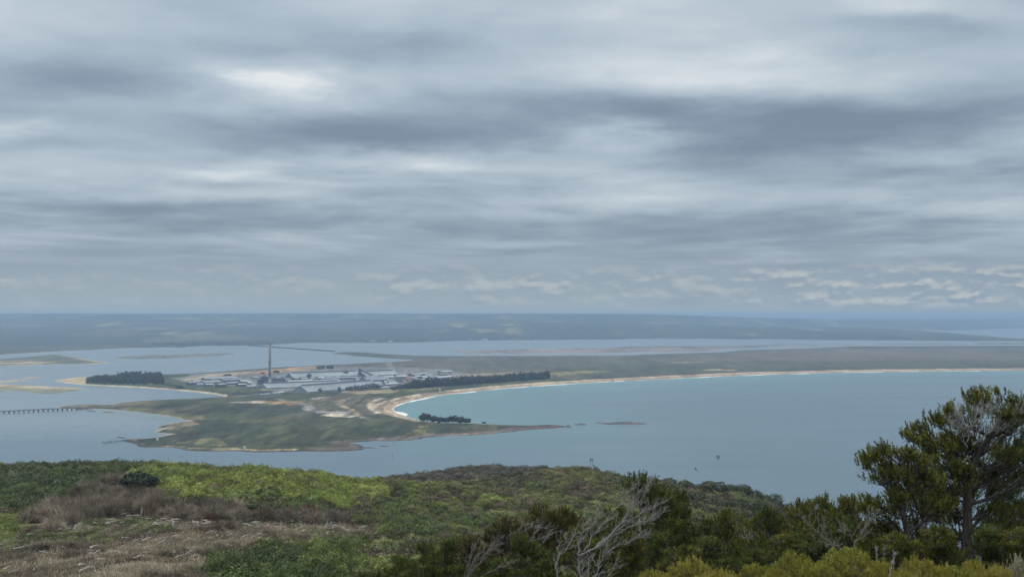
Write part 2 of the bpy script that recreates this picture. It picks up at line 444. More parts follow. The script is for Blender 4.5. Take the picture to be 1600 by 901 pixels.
k = np.clip((0.55 * fbm(WX / 110, WY / 60, 3, 5) + 0.45 * fbm(WX / 330, WY / 150, 13, 3) - 0.40) / 0.18, 0, 1)[..., None]
col[:] = scrub_d * (1 - k) + scrub_g * k
plain = inpoly(GX, GY, [(3400, 536), (560, 548), (640, 563), (500, 572), (390, 578), (280, 586), (400, 590), (700, 600), (880, 594), (1600, 576), (3400, 560)])
k2 = np.clip((f2 - 0.34) / 0.3, 0, 1)[..., None]
hc = heath * (1 - 0.55 * k2) + np.array((0.058, 0.066, 0.044)) * 0.55 * k2
a_ = plain.astype(float)[..., None]; col[:] = col * (1 - a_) + hc * a_
paint(soft([(1000, 566), (1120, 552), (1400, 545), (1640, 545), (1640, 572), (1150, 577)], 30, 2), (0.135, 0.108, 0.078), 0.45)
paint(soft([(860, 577), (1000, 566), (1300, 566), (1640, 562), (1640, 574), (1100, 583), (870, 589)], 30, 2, seed=75), (0.05, 0.062, 0.036), 0.6)
paint(soft([(860, 583), (900, 582), (954, 581), (950, 583.4), (900, 585.5), (868, 590)], 12, 0.8), grass, 0.8)
paint(soft([(1088, 579.8), (1120, 578.2), (1158, 580.6), (1110, 581.6)], 8, 0.4), tan, 0.9)
paint(soft([(1030, 568), (1080, 565.5), (1110, 567.5), (1060, 570)], 10, 0.8), tan, 0.4)
paint(soft([(720, 586), (800, 584), (850, 583), (700, 592)], 10, 0.8), tan, 0.5)
# interior of the point
paint(soft([(360, 636), (440, 640), (520, 650), (500, 656), (400, 652), (330, 644)], 20, 2.5), (0.033, 0.040, 0.030), 0.9)
paint(soft([(480, 634), (560, 620), (610, 622), (600, 640), (600, 650), (560, 650), (500, 645)], 14, 1.6), heath, 0.85)
paint(soft([(500, 636), (545, 634), (560, 641), (520, 643)], 8, 1), scrub_g, 0.7)
paint(soft([(272, 592), (300, 586), (400, 580), (480, 573.4), (560, 575), (700, 578), (730, 588), (650, 599), (600, 608), (540, 614), (470, 617.4), (410, 613), (340, 606), (285, 599)], 10, 0.8), grit, 0.9)
paint(soft([(300, 606), (420, 604), (428, 611), (350, 616), (320, 612)], 8, 0.8), scrub_g, 0.95)
paint(soft([(383, 585), (444, 577), (495, 574.5), (502, 578.6), (449, 582.8), (400, 587)], 10, 0.7), orange, 0.85)
paint(soft([(285, 595), (340, 585), (390, 582), (380, 587), (320, 592), (300, 598)], 8, 0.6), tan, 0.7)
paint(soft([(402, 610.5), (420, 609.5), (432, 611), (410, 613)], 4, 0.4), tan, 0.8)
paint(soft([(395, 617), (440, 616.5), (438, 618.6), (400, 619)], 4, 0.4), orange, 0.7)
paint(soft([(357, 632.4), (383, 630), (470, 628.8), (482, 632.6), (465, 636.4), (420, 633.4), (380, 634.4)], 14, 1.0), orange, 0.75)
paint(soft([(352, 632.6), (378, 630.6), (415, 630.4), (418, 632.8), (375, 633.8)], 6, 0.4), (0.42, 0.37, 0.33), 0.9)
paint(soft([(480, 626), (515, 622.4), (541, 625), (534, 631), (497, 629.6)], 14, 1.0), (0.22, 0.16, 0.11), 0.7)
paint(soft([(482, 624.8), (515, 622.2), (520, 623.4), (488, 626.4)], 4, 0.3), (0.36, 0.33, 0.29), 0.7)
paint(soft([(531, 616.4), (546, 613.4), (618, 611.4), (624, 613), (606, 616.6), (560, 619)], 8, 0.5), tan, 0.9)
paint(soft([(560, 613), (700, 603), (690, 609), (640, 615), (600, 619)], 8, 0.8), grass, 0.45)
paint(inpoly(GX, GY, [(499, 653), (520, 648.8), (551, 648.6), (562, 653), (547, 655.6), (520, 654.6)]), (0.46, 0.42, 0.29), 0.95)
paint(inpoly(GX, GY, [(503, 643.6), (523, 640.8), (525, 643.6), (510, 645)]), (0.06, 0.06, 0.06), 0.8)
paint(soft([(470, 640), (484, 635), (500, 644), (516, 646.6), (538, 645.6), (556, 649), (548, 650), (498, 649), (478, 645)], 4, 0.6), (0.30, 0.27, 0.25), 0.7)
paint(soft([(262, 693), (300, 688), (345, 688), (350, 693), (330, 698), (290, 697)], 26, 3.0), grass, 0.45)
paint(soft([(632, 680), (648, 673), (672, 673), (668, 678), (650, 681)], 10, 1), grass, 0.9)
paint(soft([(655, 664), (664, 661), (664, 671), (650, 672)], 6, 1), grass, 0.6)
paint(soft([(270, 660), (300, 655), (308, 664), (285, 672), (260, 672)], 10, 1.2), (0.25, 0.19, 0.13), 0.7)
paint(soft([(95, 634.6), (190, 630), (240, 627), (230, 632), (180, 637), (120, 638)], 8, 0.6), (0.16, 0.13, 0.085), 0.8)
paint(soft([(180, 638), (240, 639), (300, 648), (320, 656), (300, 656), (250, 646)], 10, 1.2), (0.15, 0.14, 0.07), 0.7)
# tracks
for line, wd, c in (([(598, 622.5), (588, 625.6), (581, 629), (578.4, 632.4), (581, 637), (586, 641), (592, 645)], 9.0, pale),
                    ([(428, 622), (440, 626), (460, 629), (478, 633), (490, 641), (505, 647), (545, 647), (565, 652), (572, 654)], 9.0, grit),
                    ([(395, 617.6), (360, 618.6), (420, 617), (440, 612)], 8.0, (0.36, 0.34, 0.33)),
                    ([(560, 650), (548, 640), (530, 633), (534, 626)], 9.0, tan)):
    d = distline(WX, WY, topx(line, 3.0))
    a_ = np.clip(1.5 - d / wd, 0, 1)[..., None] * 0.85; col[:] = col * (1 - a_) + np.asarray(c) * a_
# the beach of the bay: a band along the water
BEACH = [p for p in MAIN if (p[1] < 658) and p in MAIN[0:29]]
dB = distline(WX, WY, topx(BEACH))
wB = np.interp(WY, [2400, 2750, 2900, 3400, 4200, 5500, 9000], [12, 34, 58, 66, 95, 130, 150])
wB = wB * (0.85 + 0.3 * fbm(WX / 150, WY / 150, 12, 3))
inB = (sM > -20)
a_ = (np.clip((wB - dB) / 12 + 0.5, 0, 1) * inB)[..., None]
dry = np.clip((dB / wB - 0.3) / 0.5, 0, 1)[..., None]
col[:] = col * (1 - a_) + (np.array((0.30, 0.225, 0.155)) * (1 - dry) + np.array(sand) * .85 * dry) * a_
# narrow sandy or rocky edge on every other shore
edge = np.clip((np.where(rock_zone, 18, 11) - sM) / 8, 0, 1) * (sM > -30)
rocky = np.where(rock_zone, 1.0, 0.0)
ec = np.where(rocky[..., None] > 0.5, np.array((0.060, 0.050, 0.052)), np.array((0.30, 0.25, 0.175)))
a_ = (edge * (a_[..., 0] < 0.5))[..., None] * 0.9; col[:] = col * (1 - a_) + ec * a_
sh = (sM > 14) & (sM < 27) & rock_zone & (GX > 360) & (GX < 500)
paint(sh & (fbm(WX / 70, WY / 70, 90, 3) > 0.40), (0.36, 0.29, 0.17), 0.8)
paint((sM > 10) & (sM < 34) & rock_zone & (GX < 372) & (fbm(WX / 50, WY / 50, 91, 3) > 0.44), (0.17, 0.145, 0.085), 0.8)
paint((sM > 10) & (sM < 40) & rock_zone & (GX > 480) & (GX < 600), (0.115, 0.095, 0.085), 0.8)
rk = (sM > 6) & (sM < 40) & rock_zone & (GX >= 590)
paint(rk, (0.16, 0.13, 0.11), 0.7)
paint(soft([(800, 673), (810, 664), (860, 660), (892, 667), (850, 672)], 6, 0.6) & (sM > 0), (0.085, 0.07, 0.062), 0.8)
paint(soft([(690, 681), (760, 674), (775, 675), (770, 679), (700, 684)], 6, 0.6) & (sM > 0), (0.24, 0.19, 0.15), 0.7)
paint(inpoly(GX, GY, [(75, 599), (90, 588), (135, 587), (136, 602)]), (0.33, 0.265, 0.165), 0.9)
paint(inpoly(GX, GY, [(125, 603), (140, 598), (160, 599), (300, 608), (355, 617), (355, 620.5), (300, 613)]) & (sM < 26), (0.40, 0.33, 0.23), 0.85)
pt = (sM > 25) & (GY > 612) & (GY < 700) & (a_[..., 0] < .3)
kk = np.clip((fbm(WX / 24, WY / 120, 301, 4) - .50) / .07, 0, 1) * pt
col = col * (1 - kk[..., None] * .55) + np.array((0.020, 0.026, 0.018)) * kk[..., None] * .55
kk = np.clip((fbm(WX / 60 + 7, WY / 260, 302, 4) - .52) / .08, 0, 1) * pt
col = col * (1 - kk[..., None] * .55) + np.array((0.088, 0.076, 0.046)) * kk[..., None] * .55
# the plain beyond the lagoon
north = sN > -200
fa = fbm(WX / 900 + 9, WY / 1400, 61, 5); fb_ = fbm(WX / 300, WY / 1000, 62, 4)
k = np.clip((fa - 0.40) / 0.2, 0, 1)[..., None]
nc = np.array((0.036, 0.040, 0.034)) * (1 - k) + np.array((0.066, 0.060, 0.042)) * k
k = (np.clip((fb_ - 0.62) / 0.06, 0, 1) * (WY > 11500))[..., None]
nc = nc * (1 - k * 0.7) + np.array((0.20, 0.19, 0.10)) * k * 0.7
k = (np.clip((fbm(WX / 500, WY / 700, 66, 4) - 0.58) / 0.05, 0, 1))[..., None]
nc = nc * (1 - k * 0.75) + np.array((0.028, 0.036, 0.026)) * k * 0.75
k = (np.clip((60 - sN) / 60, 0, 1) * (fbm(WX / 300, WY / 300, 67, 3) > 0.45))[..., None]
nc = nc * (1 - k * 0.7) + np.array((0.32, 0.27, 0.19)) * k * 0.7
a_ = north.astype(float)[..., None] * (sM < -100)[..., None]; col[:] = col * (1 - a_) + nc * a_
paint(soft([(214, 534), (240, 531.6), (300, 529.4), (383, 530.4), (380, 532.6), (300, 533.4), (230, 535.4)], 10, 0.4), (0.13, 0.125, 0.075), 0.5)
paint(soft([(270, 539.6), (300, 534.4), (360, 533.4), (362, 537.4), (290, 541)], 10, 0.5), (0.03, 0.036, 0.03), 0.9)
paint(soft([(420, 528), (600, 527), (800, 528), (790, 531), (620, 534), (430, 535)], 20, 0.8), (0.032, 0.038, 0.032), 0.75)
paint(soft([(805, 524), (960, 522), (1160, 524), (1150, 529), (960, 529), (810, 530)], 20, 0.8), (0.032, 0.038, 0.032), 0.6)
# sandbanks and mud flats
for isl, c, top in ((ISLE_A, (0.33, 0.27, 0.17), (0.085, 0.085, 0.06)), (ISLE_B, (0.15, 0.15, 0.125), (0.13, 0.135, 0.11)), (ISLE_C, (0.30, 0.235, 0.15), (0.30, 0.235, 0.15)), (ISLE_C2, (0.30, 0.24, 0.16), (0.30, 0.24, 0.16)), (ISLE_D, (0.31, 0.25, 0.15), (0.31, 0.25, 0.15))):
    s = signed(isl)
    paint(s > -60, c)
    paint((s > 45) & (f1 > 0.42), top, 0.9)
paint(inpoly(GX, GY, [(-100, 606), (0, 604.5), (60, 607), (136, 608.4), (118, 612), (85, 615.5), (0, 613), (-100, 617)]), (0.13, 0.14, 0.10), 0.85)
paint(inpoly(GX, GY, [(-100, 558), (40, 554), (84, 552), (108, 557), (126, 560), (60, 563), (-100, 567)]), (0.070, 0.075, 0.052), 0.85)
fl = inpoly(GX, GY, [(660, 553), (690, 546), (1000, 539.4), (1160, 538), (1270, 535.6), (1262, 540), (1160, 546), (1100, 549.6), (960, 553)]) & (sM < 0)
paint(fl, (0.20, 0.165, 0.14), 1.0)
paint(fl & (GY < 543.2) & (GX > 960), (0.09, 0.085, 0.07), 0.7)
paint(inpoly(GX, GY, [(1160, 544), (1290, 538.4), (2400, 533), (2400, 537.6), (1400, 539.6), (1240, 545)]) & (sM < 0), (0.22, 0.20, 0.165), 1.0)
# small patchiness everywhere
var = np.clip(0.55 * (0.15 + 1.7 * fbm(WX / 42, WY / 230, 6, 4)) + 0.45 * (0.3 + 1.4 * fbm(WX / 260 + 4, WY / 1500, 7, 4)), 0.3, 1.9)[..., None]
col = np.clip(col * var, 0.004, 0.9)

m, n, out = material('land_cover')
geo = n.new('ShaderNodeNewGeometry').outputs['Position']
vc = n.new('ShaderNodeVertexColor'); vc.layer_name = 'tint'
a1 = n.noise(n.vm('MULTIPLY', geo, (1, 0.16, 1)), 0.050, 6, 0.68)
a2 = n.noise(n.vm('MULTIPLY', geo, (1, 0.12, 1)), 0.20, 3, 0.6)
f = n.m('ADD', n.m('MULTIPLY', n.m('SUBTRACT', a1, 0.5), 2.2), n.m('MULTIPLY', n.m('SUBTRACT', a2, 0.5), 1.3))
colr = n.vm('SCALE', vc.outputs[0], n.m('MINIMUM', n.m('MAXIMUM', n.m('ADD', 1.0, f), 0.35), 1.7))
bp = n.new('ShaderNodeBump'); bp.inputs['Strength'].default_value = 0.6; bp.inputs['Distance'].default_value = 3.0
n.put(bp.inputs['Height'], a1)
principled(n, out, colr, 0.95, 0.1, normal=bp.outputs[0])
V = np.stack([WX, WY, Z], -1).reshape(-1, 3)
g = link('land', mesh('land', V, grid_faces(*GX.shape), m, col.reshape(-1, 3), smooth=True))
tag(g, 'low scrub covered point, plain and sandbanks round the bay', 'land', kind='structure')

# ------------------------------------------------------------------ water
wc = np.concatenate([np.arange(-3000, -100, 60.0), np.arange(-100, 1700, 9.0), np.arange(1700, 4700, 60.0)])
wr = np.concatenate([[2400, 1500, 1100, 950], np.arange(900, 740, -12.0), np.arange(740, 560, -3.0), np.arange(560, 500, -1.5), [499, 498, 497.6]])
HX, HY = np.meshgrid(wc, wr)
wx_, wy_ = onplane(HX, HY, 0.0)
dSh = distline(wx_, wy_, topx(BEACH))
inbay = np.clip((HX - 600) / 40, 0, 1) * (HY > 575) 
t = np.exp(-np.clip(dSh - 20, 0, None) / 330) * inbay
deepc = np.array((0.070, 0.116, 0.146)); turq = np.array((0.088, 0.195, 0.195)); lag = np.array((0.135, 0.178, 0.198))
nz = fbm(wx_ / 700, wy_ / 1500, 14, 4)
wcol = deepc + (turq - deepc) * t[..., None]
lg = np.clip((606 - HY) / 12, 0, 1) * (1 - inbay)
lg = np.maximum(lg, np.clip((330 - HX) / 120, 0, 1) * np.clip((690 - HY) / 30, 0, 1))
wcol = wcol + (lag - wcol) * lg[..., None]
wcol = wcol * (0.80 + 0.28 * nz + 0.24 * (fbm(wx_ / 1300 + 5, wy_ / 2600, 19, 3) - .4))[..., None]  # the broader noise paints soft cloud reflections into the water colour
shoal = inpoly(HX, HY, [(150, 642), (220, 645), (290, 655), (262, 660), (200, 652)])
wcol[shoal] = wcol[shoal] * 0.6 + np.array((0.12, 0.14, 0.11)) * 0.4
m, n, out = material('sea_water')
vc = n.new('ShaderNodeVertexColor'); vc.layer_name = 'tint'
geo = n.new('ShaderNodeNewGeometry').outputs['Position']
wv1 = n.noise(n.vm('MULTIPLY', geo, (0.6, 1.0, 1)), 0.02, 4, 0.6)
wv2 = n.noise(n.vm('MULTIPLY', geo, (0.16, 1.0, 1)), 0.0035, 4, 0.55)
bp = n.new('ShaderNodeBump'); bp.inputs['Strength'].default_value = 0.08; bp.inputs['Distance'].default_value = 0.5
n.put(bp.inputs['Height'], n.noise(geo, 0.12, 3, 0.6))
rough = n.m('ADD', 0.30, n.m('MULTIPLY', n.m('SUBTRACT', wv2, 0.5), 0.22))
colr = n.vm('SCALE', vc.outputs[0], n.m('ADD', 0.94, n.m('MULTIPLY', wv1, 0.12)))
b = principled(n, out, colr, rough, 0.5, normal=bp.outputs[0]); b.inputs['IOR'].default_value = 1.333
V = np.stack([wx_, wy_, np.zeros_like(wx_)], -1).reshape(-1, 3)
wo_ = link('sea', mesh('sea', V, grid_faces(*HX.shape), m, wcol.reshape(-1, 3)))
tag(wo_, 'calm blue grey sea and lagoons, turquoise along the beach', 'sea', kind='structure')

# ------------------------------------------------------------------ surf along the beach
m, n, out = material('surf_foam')
geo = n.new('ShaderNodeNewGeometry').outputs['Position']
nz = n.noise(geo, 0.12, 4, 0.6)
principled(n, out, n.mix(n.mr(nz, 0.35, 0.6), c4((0.5, 0.56, 0.57)), c4((0.72, 0.75, 0.76))), 0.7, 0.2)
pts = topx(BEACH)[2:]
seg = np.linalg.norm(np.diff(pts, axis=0), axis=1); cum_ = np.concatenate([[0], np.cumsum(seg)])
s_ = np.arange(0, cum_[-1] - 40, 6.0)
cx = np.interp(s_, cum_, pts[:, 0]); cy = np.interp(s_, cum_, pts[:, 1])
for _ in range(6):
    cx[1:-1] = (cx[:-2] + 2 * cx[1:-1] + cx[2:]) / 4; cy[1:-1] = (cy[:-2] + 2 * cy[1:-1] + cy[2:]) / 4
tx = np.gradient(cx); ty = np.gradient(cy); L = np.hypot(tx, ty); nx, ny = ty / L, -tx / L
sgn = np.sign((nx * (0 - cx) + ny * (0 - cy)).mean()); 
mid_ = int(len(cx) * 0.3)
px_, py_ = proj(cx, cy, 0 * cx)
bay = topx([(1000, 620)])[0]
flip = np.where((bay[0] - cx) * nx + (bay[1] - cy) * ny > 0, 1.0, -1.0); nx *= flip; ny *= flip
wid = np.clip((fbm(s_ / 90, s_ * 0, 33, 3) - 0.36) * 60, 0, 20) + 2.5
wid = wid * np.interp(cy, [2450, 2560, 2800, 3100, 3600, 5200], [0.25, 0.5, 0.9, 0.55, 0.9, 1.6])
o_ = fbm(s_ / 60, s_ * 0 + 3, 35, 3) * 6 - 5
Va = np.stack([cx + nx * o_, cy + ny * o_, np.full_like(cx, 0.22)], 1); Vb = np.stack([cx + nx * (o_ + wid), cy + ny * (o_ + wid), np.full_like(cx, 0.10)], 1)
nS = len(cx); i = np.arange(nS - 1)
fs = np.stack([i, i + 1, i + 1 + nS, i + nS], 1)
sf = link('surf', mesh('surf', np.concatenate([Va, Vb]), fs, m))
tag(sf, 'thin white line of breaking surf along the curved beach', 'surf', kind='stuff')
# ------------------------------------------------------------------ materials for built things
M = {}
M['roof_pale'] = mottled('roof_pale', (0.26, 0.295, 0.305), 0.16, 0.015, 0.7, 0.2)
M['roof_grey'] = mottled('roof_grey', (0.17, 0.20, 0.225), 0.14, 0.02, 0.5, 0.4)
M['roof_white'] = mottled('roof_white', (0.37, 0.385, 0.385), 0.10, 0.02, 0.6, 0.3)
M['roof_red'] = mottled('roof_red', (0.30, 0.13, 0.09), 0.10, 0.02, 0.6, 0.3)
M['wall_pale'] = mottled('wall_pale', (0.25, 0.285, 0.31), 0.10, 0.03, 0.6, 0.3)
M['wall_grey'] = mottled('wall_grey', (0.14, 0.16, 0.185), 0.14, 0.03, 0.6, 0.3)
M['wall_dark'] = mottled('wall_dark', (0.09, 0.10, 0.13), 0.14, 0.03, 0.6, 0.3)
M['door'] = mottled('door_paint', (0.06, 0.07, 0.09), 0.2, 0.1)
M['concrete'] = mottled('concrete', (0.27, 0.27, 0.26), 0.12, 0.06, 0.9, 0.2)
M['concrete_dark'] = mottled('concrete_dark', (0.14, 0.14, 0.15), 0.12, 0.06, 0.9, 0.2)
M['steel'] = mottled('steel', (0.10, 0.11, 0.13), 0.2, 0.1, 0.6, 0.4)
M['white_paint'] = mottled('white_paint', (0.78, 0.79, 0.78), 0.06, 0.3, 0.6, 0.3)
M['old_wood'] = mottled('old_wood', (0.085, 0.078, 0.070), 0.3, 1.2, 0.9, 0.2)
M['rock'] = mottled('dark_rock', (0.085, 0.072, 0.068), 0.45, 0.05, 0.9, 0.2)

# ------------------------------------------------------------------ the smelter's sheds
GZ = 3.2
def shed(lbl, x0, y0, x1, y1, wd, ev, rg, rm='roof_pale', wm='wall_pale', doors=2, vent=False, cat='shed'):
    a = at(x0, y0, GZ); b = at(x1, y1, GZ)
    d = b - a; L = d.length; c = (a + b) / 2
    rz = math.atan2(d.y, d.x)
    e = empty('industrial_shed', c, rz, lbl, cat, 'sheds of the smelter')
    h = L / 2; k = wd / 2
    V = [(-h, -k, -4), (h, -k, -4), (h, k, -4), (-h, k, -4), (-h, -k, ev), (h, -k, ev), (h, k, ev), (-h, k, ev), (-h, 0, rg), (h, 0, rg)]
    MB().add(V, [(0, 1, 5, 4), (2, 3, 7, 6), (1, 2, 6, 9, 5), (3, 0, 4, 8, 7), (3, 2, 1, 0)]).build('wall', M[wm], e)
    o = min(1.2, wd * 0.04); t = 0.5
    sl = (rg - ev) / k
    r = MB()
    for s in (-1, 1):
        y0_, z0_ = s * (k + o), ev - o * sl + 0.15
        V = [(-h - o, y0_, z0_), (h + o, y0_, z0_), (h + o, 0, rg + 0.15), (-h - o, 0, rg + 0.15),
             (-h - o, y0_, z0_ + t), (h + o, y0_, z0_ + t), (h + o, 0, rg + 0.15 + t), (-h - o, 0, rg + 0.15 + t)]
        r.add(V, [(3, 2, 1, 0), (4, 5, 6, 7), (0, 1, 5, 4), (1, 2, 6, 5), (2, 3, 7, 6), (3, 0, 4, 7)])
    roof = r.build('roof', M[rm], e)
    if vent:
        MB().box(-h * 0.96, h * 0.96, -wd * 0.05, wd * 0.05, rg - 0.4, rg + 3.0).build('ridge_vent', M['roof_grey'], roof)
    # side of the shed that faces the lookout
    vv = Vector((-c.x, -c.y, 0)); nl = Vector((math.sin(rz), -math.cos(rz), 0))
    s = -1 if vv.dot(nl) > 0 else 1
    for q in range(doors):
        f = (q + 0.5) / doors * 2 * h - h
        w_ = min(5.5, L * 0.12); hh = min(5.0, ev * 0.7)
        yk = s * (k + 0.12)
        MB().box(f - w_ / 2, f + w_ / 2, yk - 0.12, yk + 0.12, 0, hh).build('roller_door', M['door'], e)
    return e
for a in [
 ('great long pale shed with a broad gable facing the near shore', 469, 614.6, 580, 605.4, 62, 6, 24, 'roof_pale', 'wall_pale', 6, True),
 ('long pale shed behind the gabled one, reaching nearest to the chimney', 411, 608.2, 530, 603.4, 60, 6, 19, 'roof_pale', 'wall_pale', 6, True),
 ('slim grey shed with a white ridge below the dark tower blocks', 449, 601.4, 487, 599.2, 22, 9, 15, 'roof_white', 'wall_dark', 3),
 ('slim white roofed shed in line with the slim one beside the tower blocks', 490, 600.8, 528, 598.6, 22, 9, 15, 'roof_white', 'wall_grey', 3),
 ('long pale blue shed along the tan bank east of the chimney', 452, 591.2, 558, 587.8, 70, 6, 21, 'roof_pale', 'wall_grey', 7, True),
 ('pale shed standing behind the sloping conveyor', 563, 588.6, 614, 586.4, 70, 6, 21, 'roof_pale', 'wall_grey', 4, True),
 ('broad grey hipped store between the conveyor foot and the white silos', 567, 598.6, 598, 596.6, 46, 10, 21, 'roof_grey', 'wall_grey', 3),
 ('long low white roofed store right behind the silos', 588, 592.6, 634, 590.4, 26, 7, 11, 'roof_white', 'wall_grey', 4),
 ('pale flat shed east of the silos', 641, 588.4, 664, 586.8, 30, 8, 12, 'roof_pale', 'wall_grey', 2),
 ('white roofed shed at the far east end of the works', 681, 593.2, 703, 591.2, 26, 8, 12, 'roof_white', 'wall_pale', 2),
 ('low white shed out on the plain behind the eastern works', 687, 583.6, 704, 582.4, 24, 7, 10, 'roof_white', 'wall_grey', 2),
 ('tiny white building beside the western tip of the shelter belt', 658, 595.6, 664, 595.0, 12, 6, 8, 'roof_white', 'wall_pale', 1),
 ('low shed with a red roof beside the silos', 632, 594.0, 640, 593.2, 16, 7, 10, 'roof_red', 'wall_pale', 1),
 ('small dark red roofed hut below the red roofed shed', 636, 596.6, 645, 596.0, 14, 5, 8, 'roof_red', 'wall_grey', 1),
 ('white roofed shed behind the dark tree clump', 570, 602.6, 593, 600.8, 22, 7, 10, 'roof_white', 'wall_pale', 2),
 ('white topped low store between the tree clump and the shelter belt', 600, 603.0, 620, 601.6, 20, 6, 9, 'roof_white', 'wall_grey', 2),
 ('pale low shed at the open ground between both clumps of trees', 594, 608.4, 606, 607.0, 18, 5, 8, 'roof_pale', 'wall_pale', 1),
 ('grey shed half way between grove and chimney', 345, 597.4, 374, 595.6, 30, 8, 12, 'roof_grey', 'wall_grey', 2),
 ('pale grey shed at the western end of the works', 316, 600.6, 342, 598.8, 26, 7, 11, 'roof_pale', 'wall_grey', 2),
 ('long grey green shed behind the western sheds', 318, 594.6, 368, 592.2, 30, 7, 11, 'roof_pale', 'wall_grey', 3),
 ('dark blue shed with pale roof nearest the western bay', 339, 605.6, 351, 605.0, 26, 10, 13, 'roof_grey', 'wall_dark', 2),
 ('small shed with bright white roof and dark walls west of the long sheds', 371, 604.4, 383, 603.6, 16, 8, 10, 'roof_white', 'wall_dark', 1),
 ('white roofed pale block just west of the long pale sheds', 384, 608.0, 398, 607.2, 24, 10, 12, 'roof_white', 'wall_pale', 2),
 ('small white building alone north of the western sheds', 394, 592.4, 401, 591.8, 16, 7, 9, 'roof_white', 'wall_pale', 1),
 ('grey shed between the white roofed block and the tower blocks', 352, 602.0, 368, 600.8, 26, 7, 10, 'roof_grey', 'wall_grey', 2),
 ('mid grey shed in the gap behind the long pale sheds', 536, 602.0, 566, 600.0, 32, 9, 14, 'roof_grey', 'wall_dark', 3),
 ('dark roofed shed on the service strip under the blue row', 500, 595.2, 548, 592.8, 22, 8, 12, 'roof_grey', 'wall_dark', 4),
 ('grey shed beside the bulk store, on its lake side', 570, 593.4, 588, 592.2, 28, 10, 14, 'roof_grey', 'wall_dark', 2),
 ('low pale office building beside the road to the works', 424, 617.0, 441, 615.2, 18, 5, 7, 'roof_pale', 'wall_pale', 2),
 ('low blue grey workshop west of the office', 404, 619.0, 420, 617.8, 18, 5, 7, 'roof_grey', 'wall_pale', 2),
]: shed(*a)

rs_ = random.Random(21)
LANE = [(462 + 13 * i, 594.6 - .25 * i) for i in range(8)] + [(644, 592.6), (652, 590.6), (662, 591.8), (670, 589.6), (676, 592.0), (668, 587.4), (648, 596.0), (692, 587.4)] + \
       [(298, 601.6), (306, 599.4), (312, 603.0), (326, 604.2), (334, 596.4), (380, 598.6), (388, 600.2), (394, 603.0)] + [(600, 594.2), (606, 596.4), (612, 600.0), (604, 599.4), (560, 596.0), (592, 604.4)]
for (x, y) in LANE:
    L_ = rs_.uniform(6, 12)
    shed('small plain shed among the long roofs of the smelter', x - L_ / 2, y + .2, x + L_ / 2, y - .2, rs_.uniform(14, 26), rs_.uniform(5, 9), rs_.uniform(9.5, 13), rs_.choice(['roof_pale', 'roof_grey', 'roof_pale', 'roof_white']), rs_.choice(['wall_grey', 'wall_dark', 'wall_pale']), 1)
def block(lbl, x, y, wd, dp, h, wm, rm, name='tower_block'):
    e = empty(name, at(x, y, GZ), 0.42, lbl, 'tower block', 'tall blocks of the smelter')
    MB().box(-wd / 2, wd / 2, -dp / 2, dp / 2, -3, h).build('wall', M[wm], e)
    r = MB().box(-wd / 2 - .6, wd / 2 + .6, -dp / 2 - .6, dp / 2 + .6, h, h + 1.2)
    rf = r.build('roof', M[rm], e)
    MB().box(-wd * .18, wd * .12, -dp * .2, dp * .2, h + 1.2, h + 5).build('plant_room', M[wm], rf)
    MB().box(-wd * .3, -wd * .3 + 5, -dp / 2 - .3, -dp / 2 - .02, 0, 6).build('roller_door', M['door'], e)
    return e
for a in [
 ('tallest dark grey block right of the chimney foot', 413, 600.6, 22, 20, 27, 'wall_dark', 'roof_grey'),
 ('dark grey block left of the tallest block', 406, 600.8, 16, 18, 17, 'wall_dark', 'roof_grey'),
 ('mid grey block on the right of the chimney', 430, 597.8, 24, 18, 15, 'wall_grey', 'roof_grey'),
 ('grey block at the end of the tower row, closest to the blue row', 441, 598.6, 18, 18, 18, 'wall_grey', 'roof_grey'),
 ('dark block rising above the blue row at its western third', 483, 592.0, 16, 14, 17, 'wall_dark', 'roof_grey'),
 ('dark block rising above the blue row near its eastern end', 540, 588.6, 16, 14, 22, 'wall_dark', 'roof_grey'),
 ('low dark block standing at the gabled shed', 500, 613.6, 10, 10, 11, 'wall_dark', 'roof_grey'),
 ('narrow dark block between gabled shed and dark tree clump', 530, 613.0, 9, 9, 14, 'wall_dark', 'roof_grey'),
]: block(*a)
def silo(lbl, x, y, r, h):
    e = empty('silo', at(x, y, GZ), 0, lbl, 'silo', 'pale silos of the smelter')
    MB().lathe([(r, -3), (r, h)], 14).build('shell', M['roof_pale'], e, smooth=False)
    rf = MB().lathe([(r + .4, h), (r + .4, h + .4), (0.8, h + r * .42)], 14).build('roof', M['roof_pale'], e)
    MB().lathe([(0.8, h + r * .42), (0.8, h + r * .42 + 2)], 8).build('cap', M['steel'], rf)
for i, (x, y, r, h) in enumerate([(618.5, 598.4, 6, 22), (623, 598.2, 6, 22), (627.4, 598.0, 6, 22), (617, 596.4, 3.4, 27)]):
    silo(['pale silo nearest the bulk store', 'middle one of three equal pale silos', 'pale silo nearest the red roofed shed', 'slender taller silo standing behind the equal silos'][i], x, y, r, h)
# chimney
ch = empty('chimney', at(421.5, 592.5, GZ), 0, 'very tall slender grey chimney standing over the smelter', 'chimney')
MB().lathe([(5.8, 0), (5.1, 40), (4.5, 90), (4.2, 127)], 20).build('shaft', M['concrete'], ch, smooth=True)
MB().lathe([(4.4, 127), (4.4, 133), (3.8, 133.2)], 20).build('rim', M['concrete_dark'], ch)
MB().box(-9, 9, -8, 8, -3, 9).build('base', M['wall_pale'], ch)
MB().lathe([(6.6, 62), (6.6, 63)], 20).build('gallery', M['steel'], ch)
MB().box(-0.4, 0.4, -6.4, -5.6, 9, 60).build('ladder', M['steel'], ch)
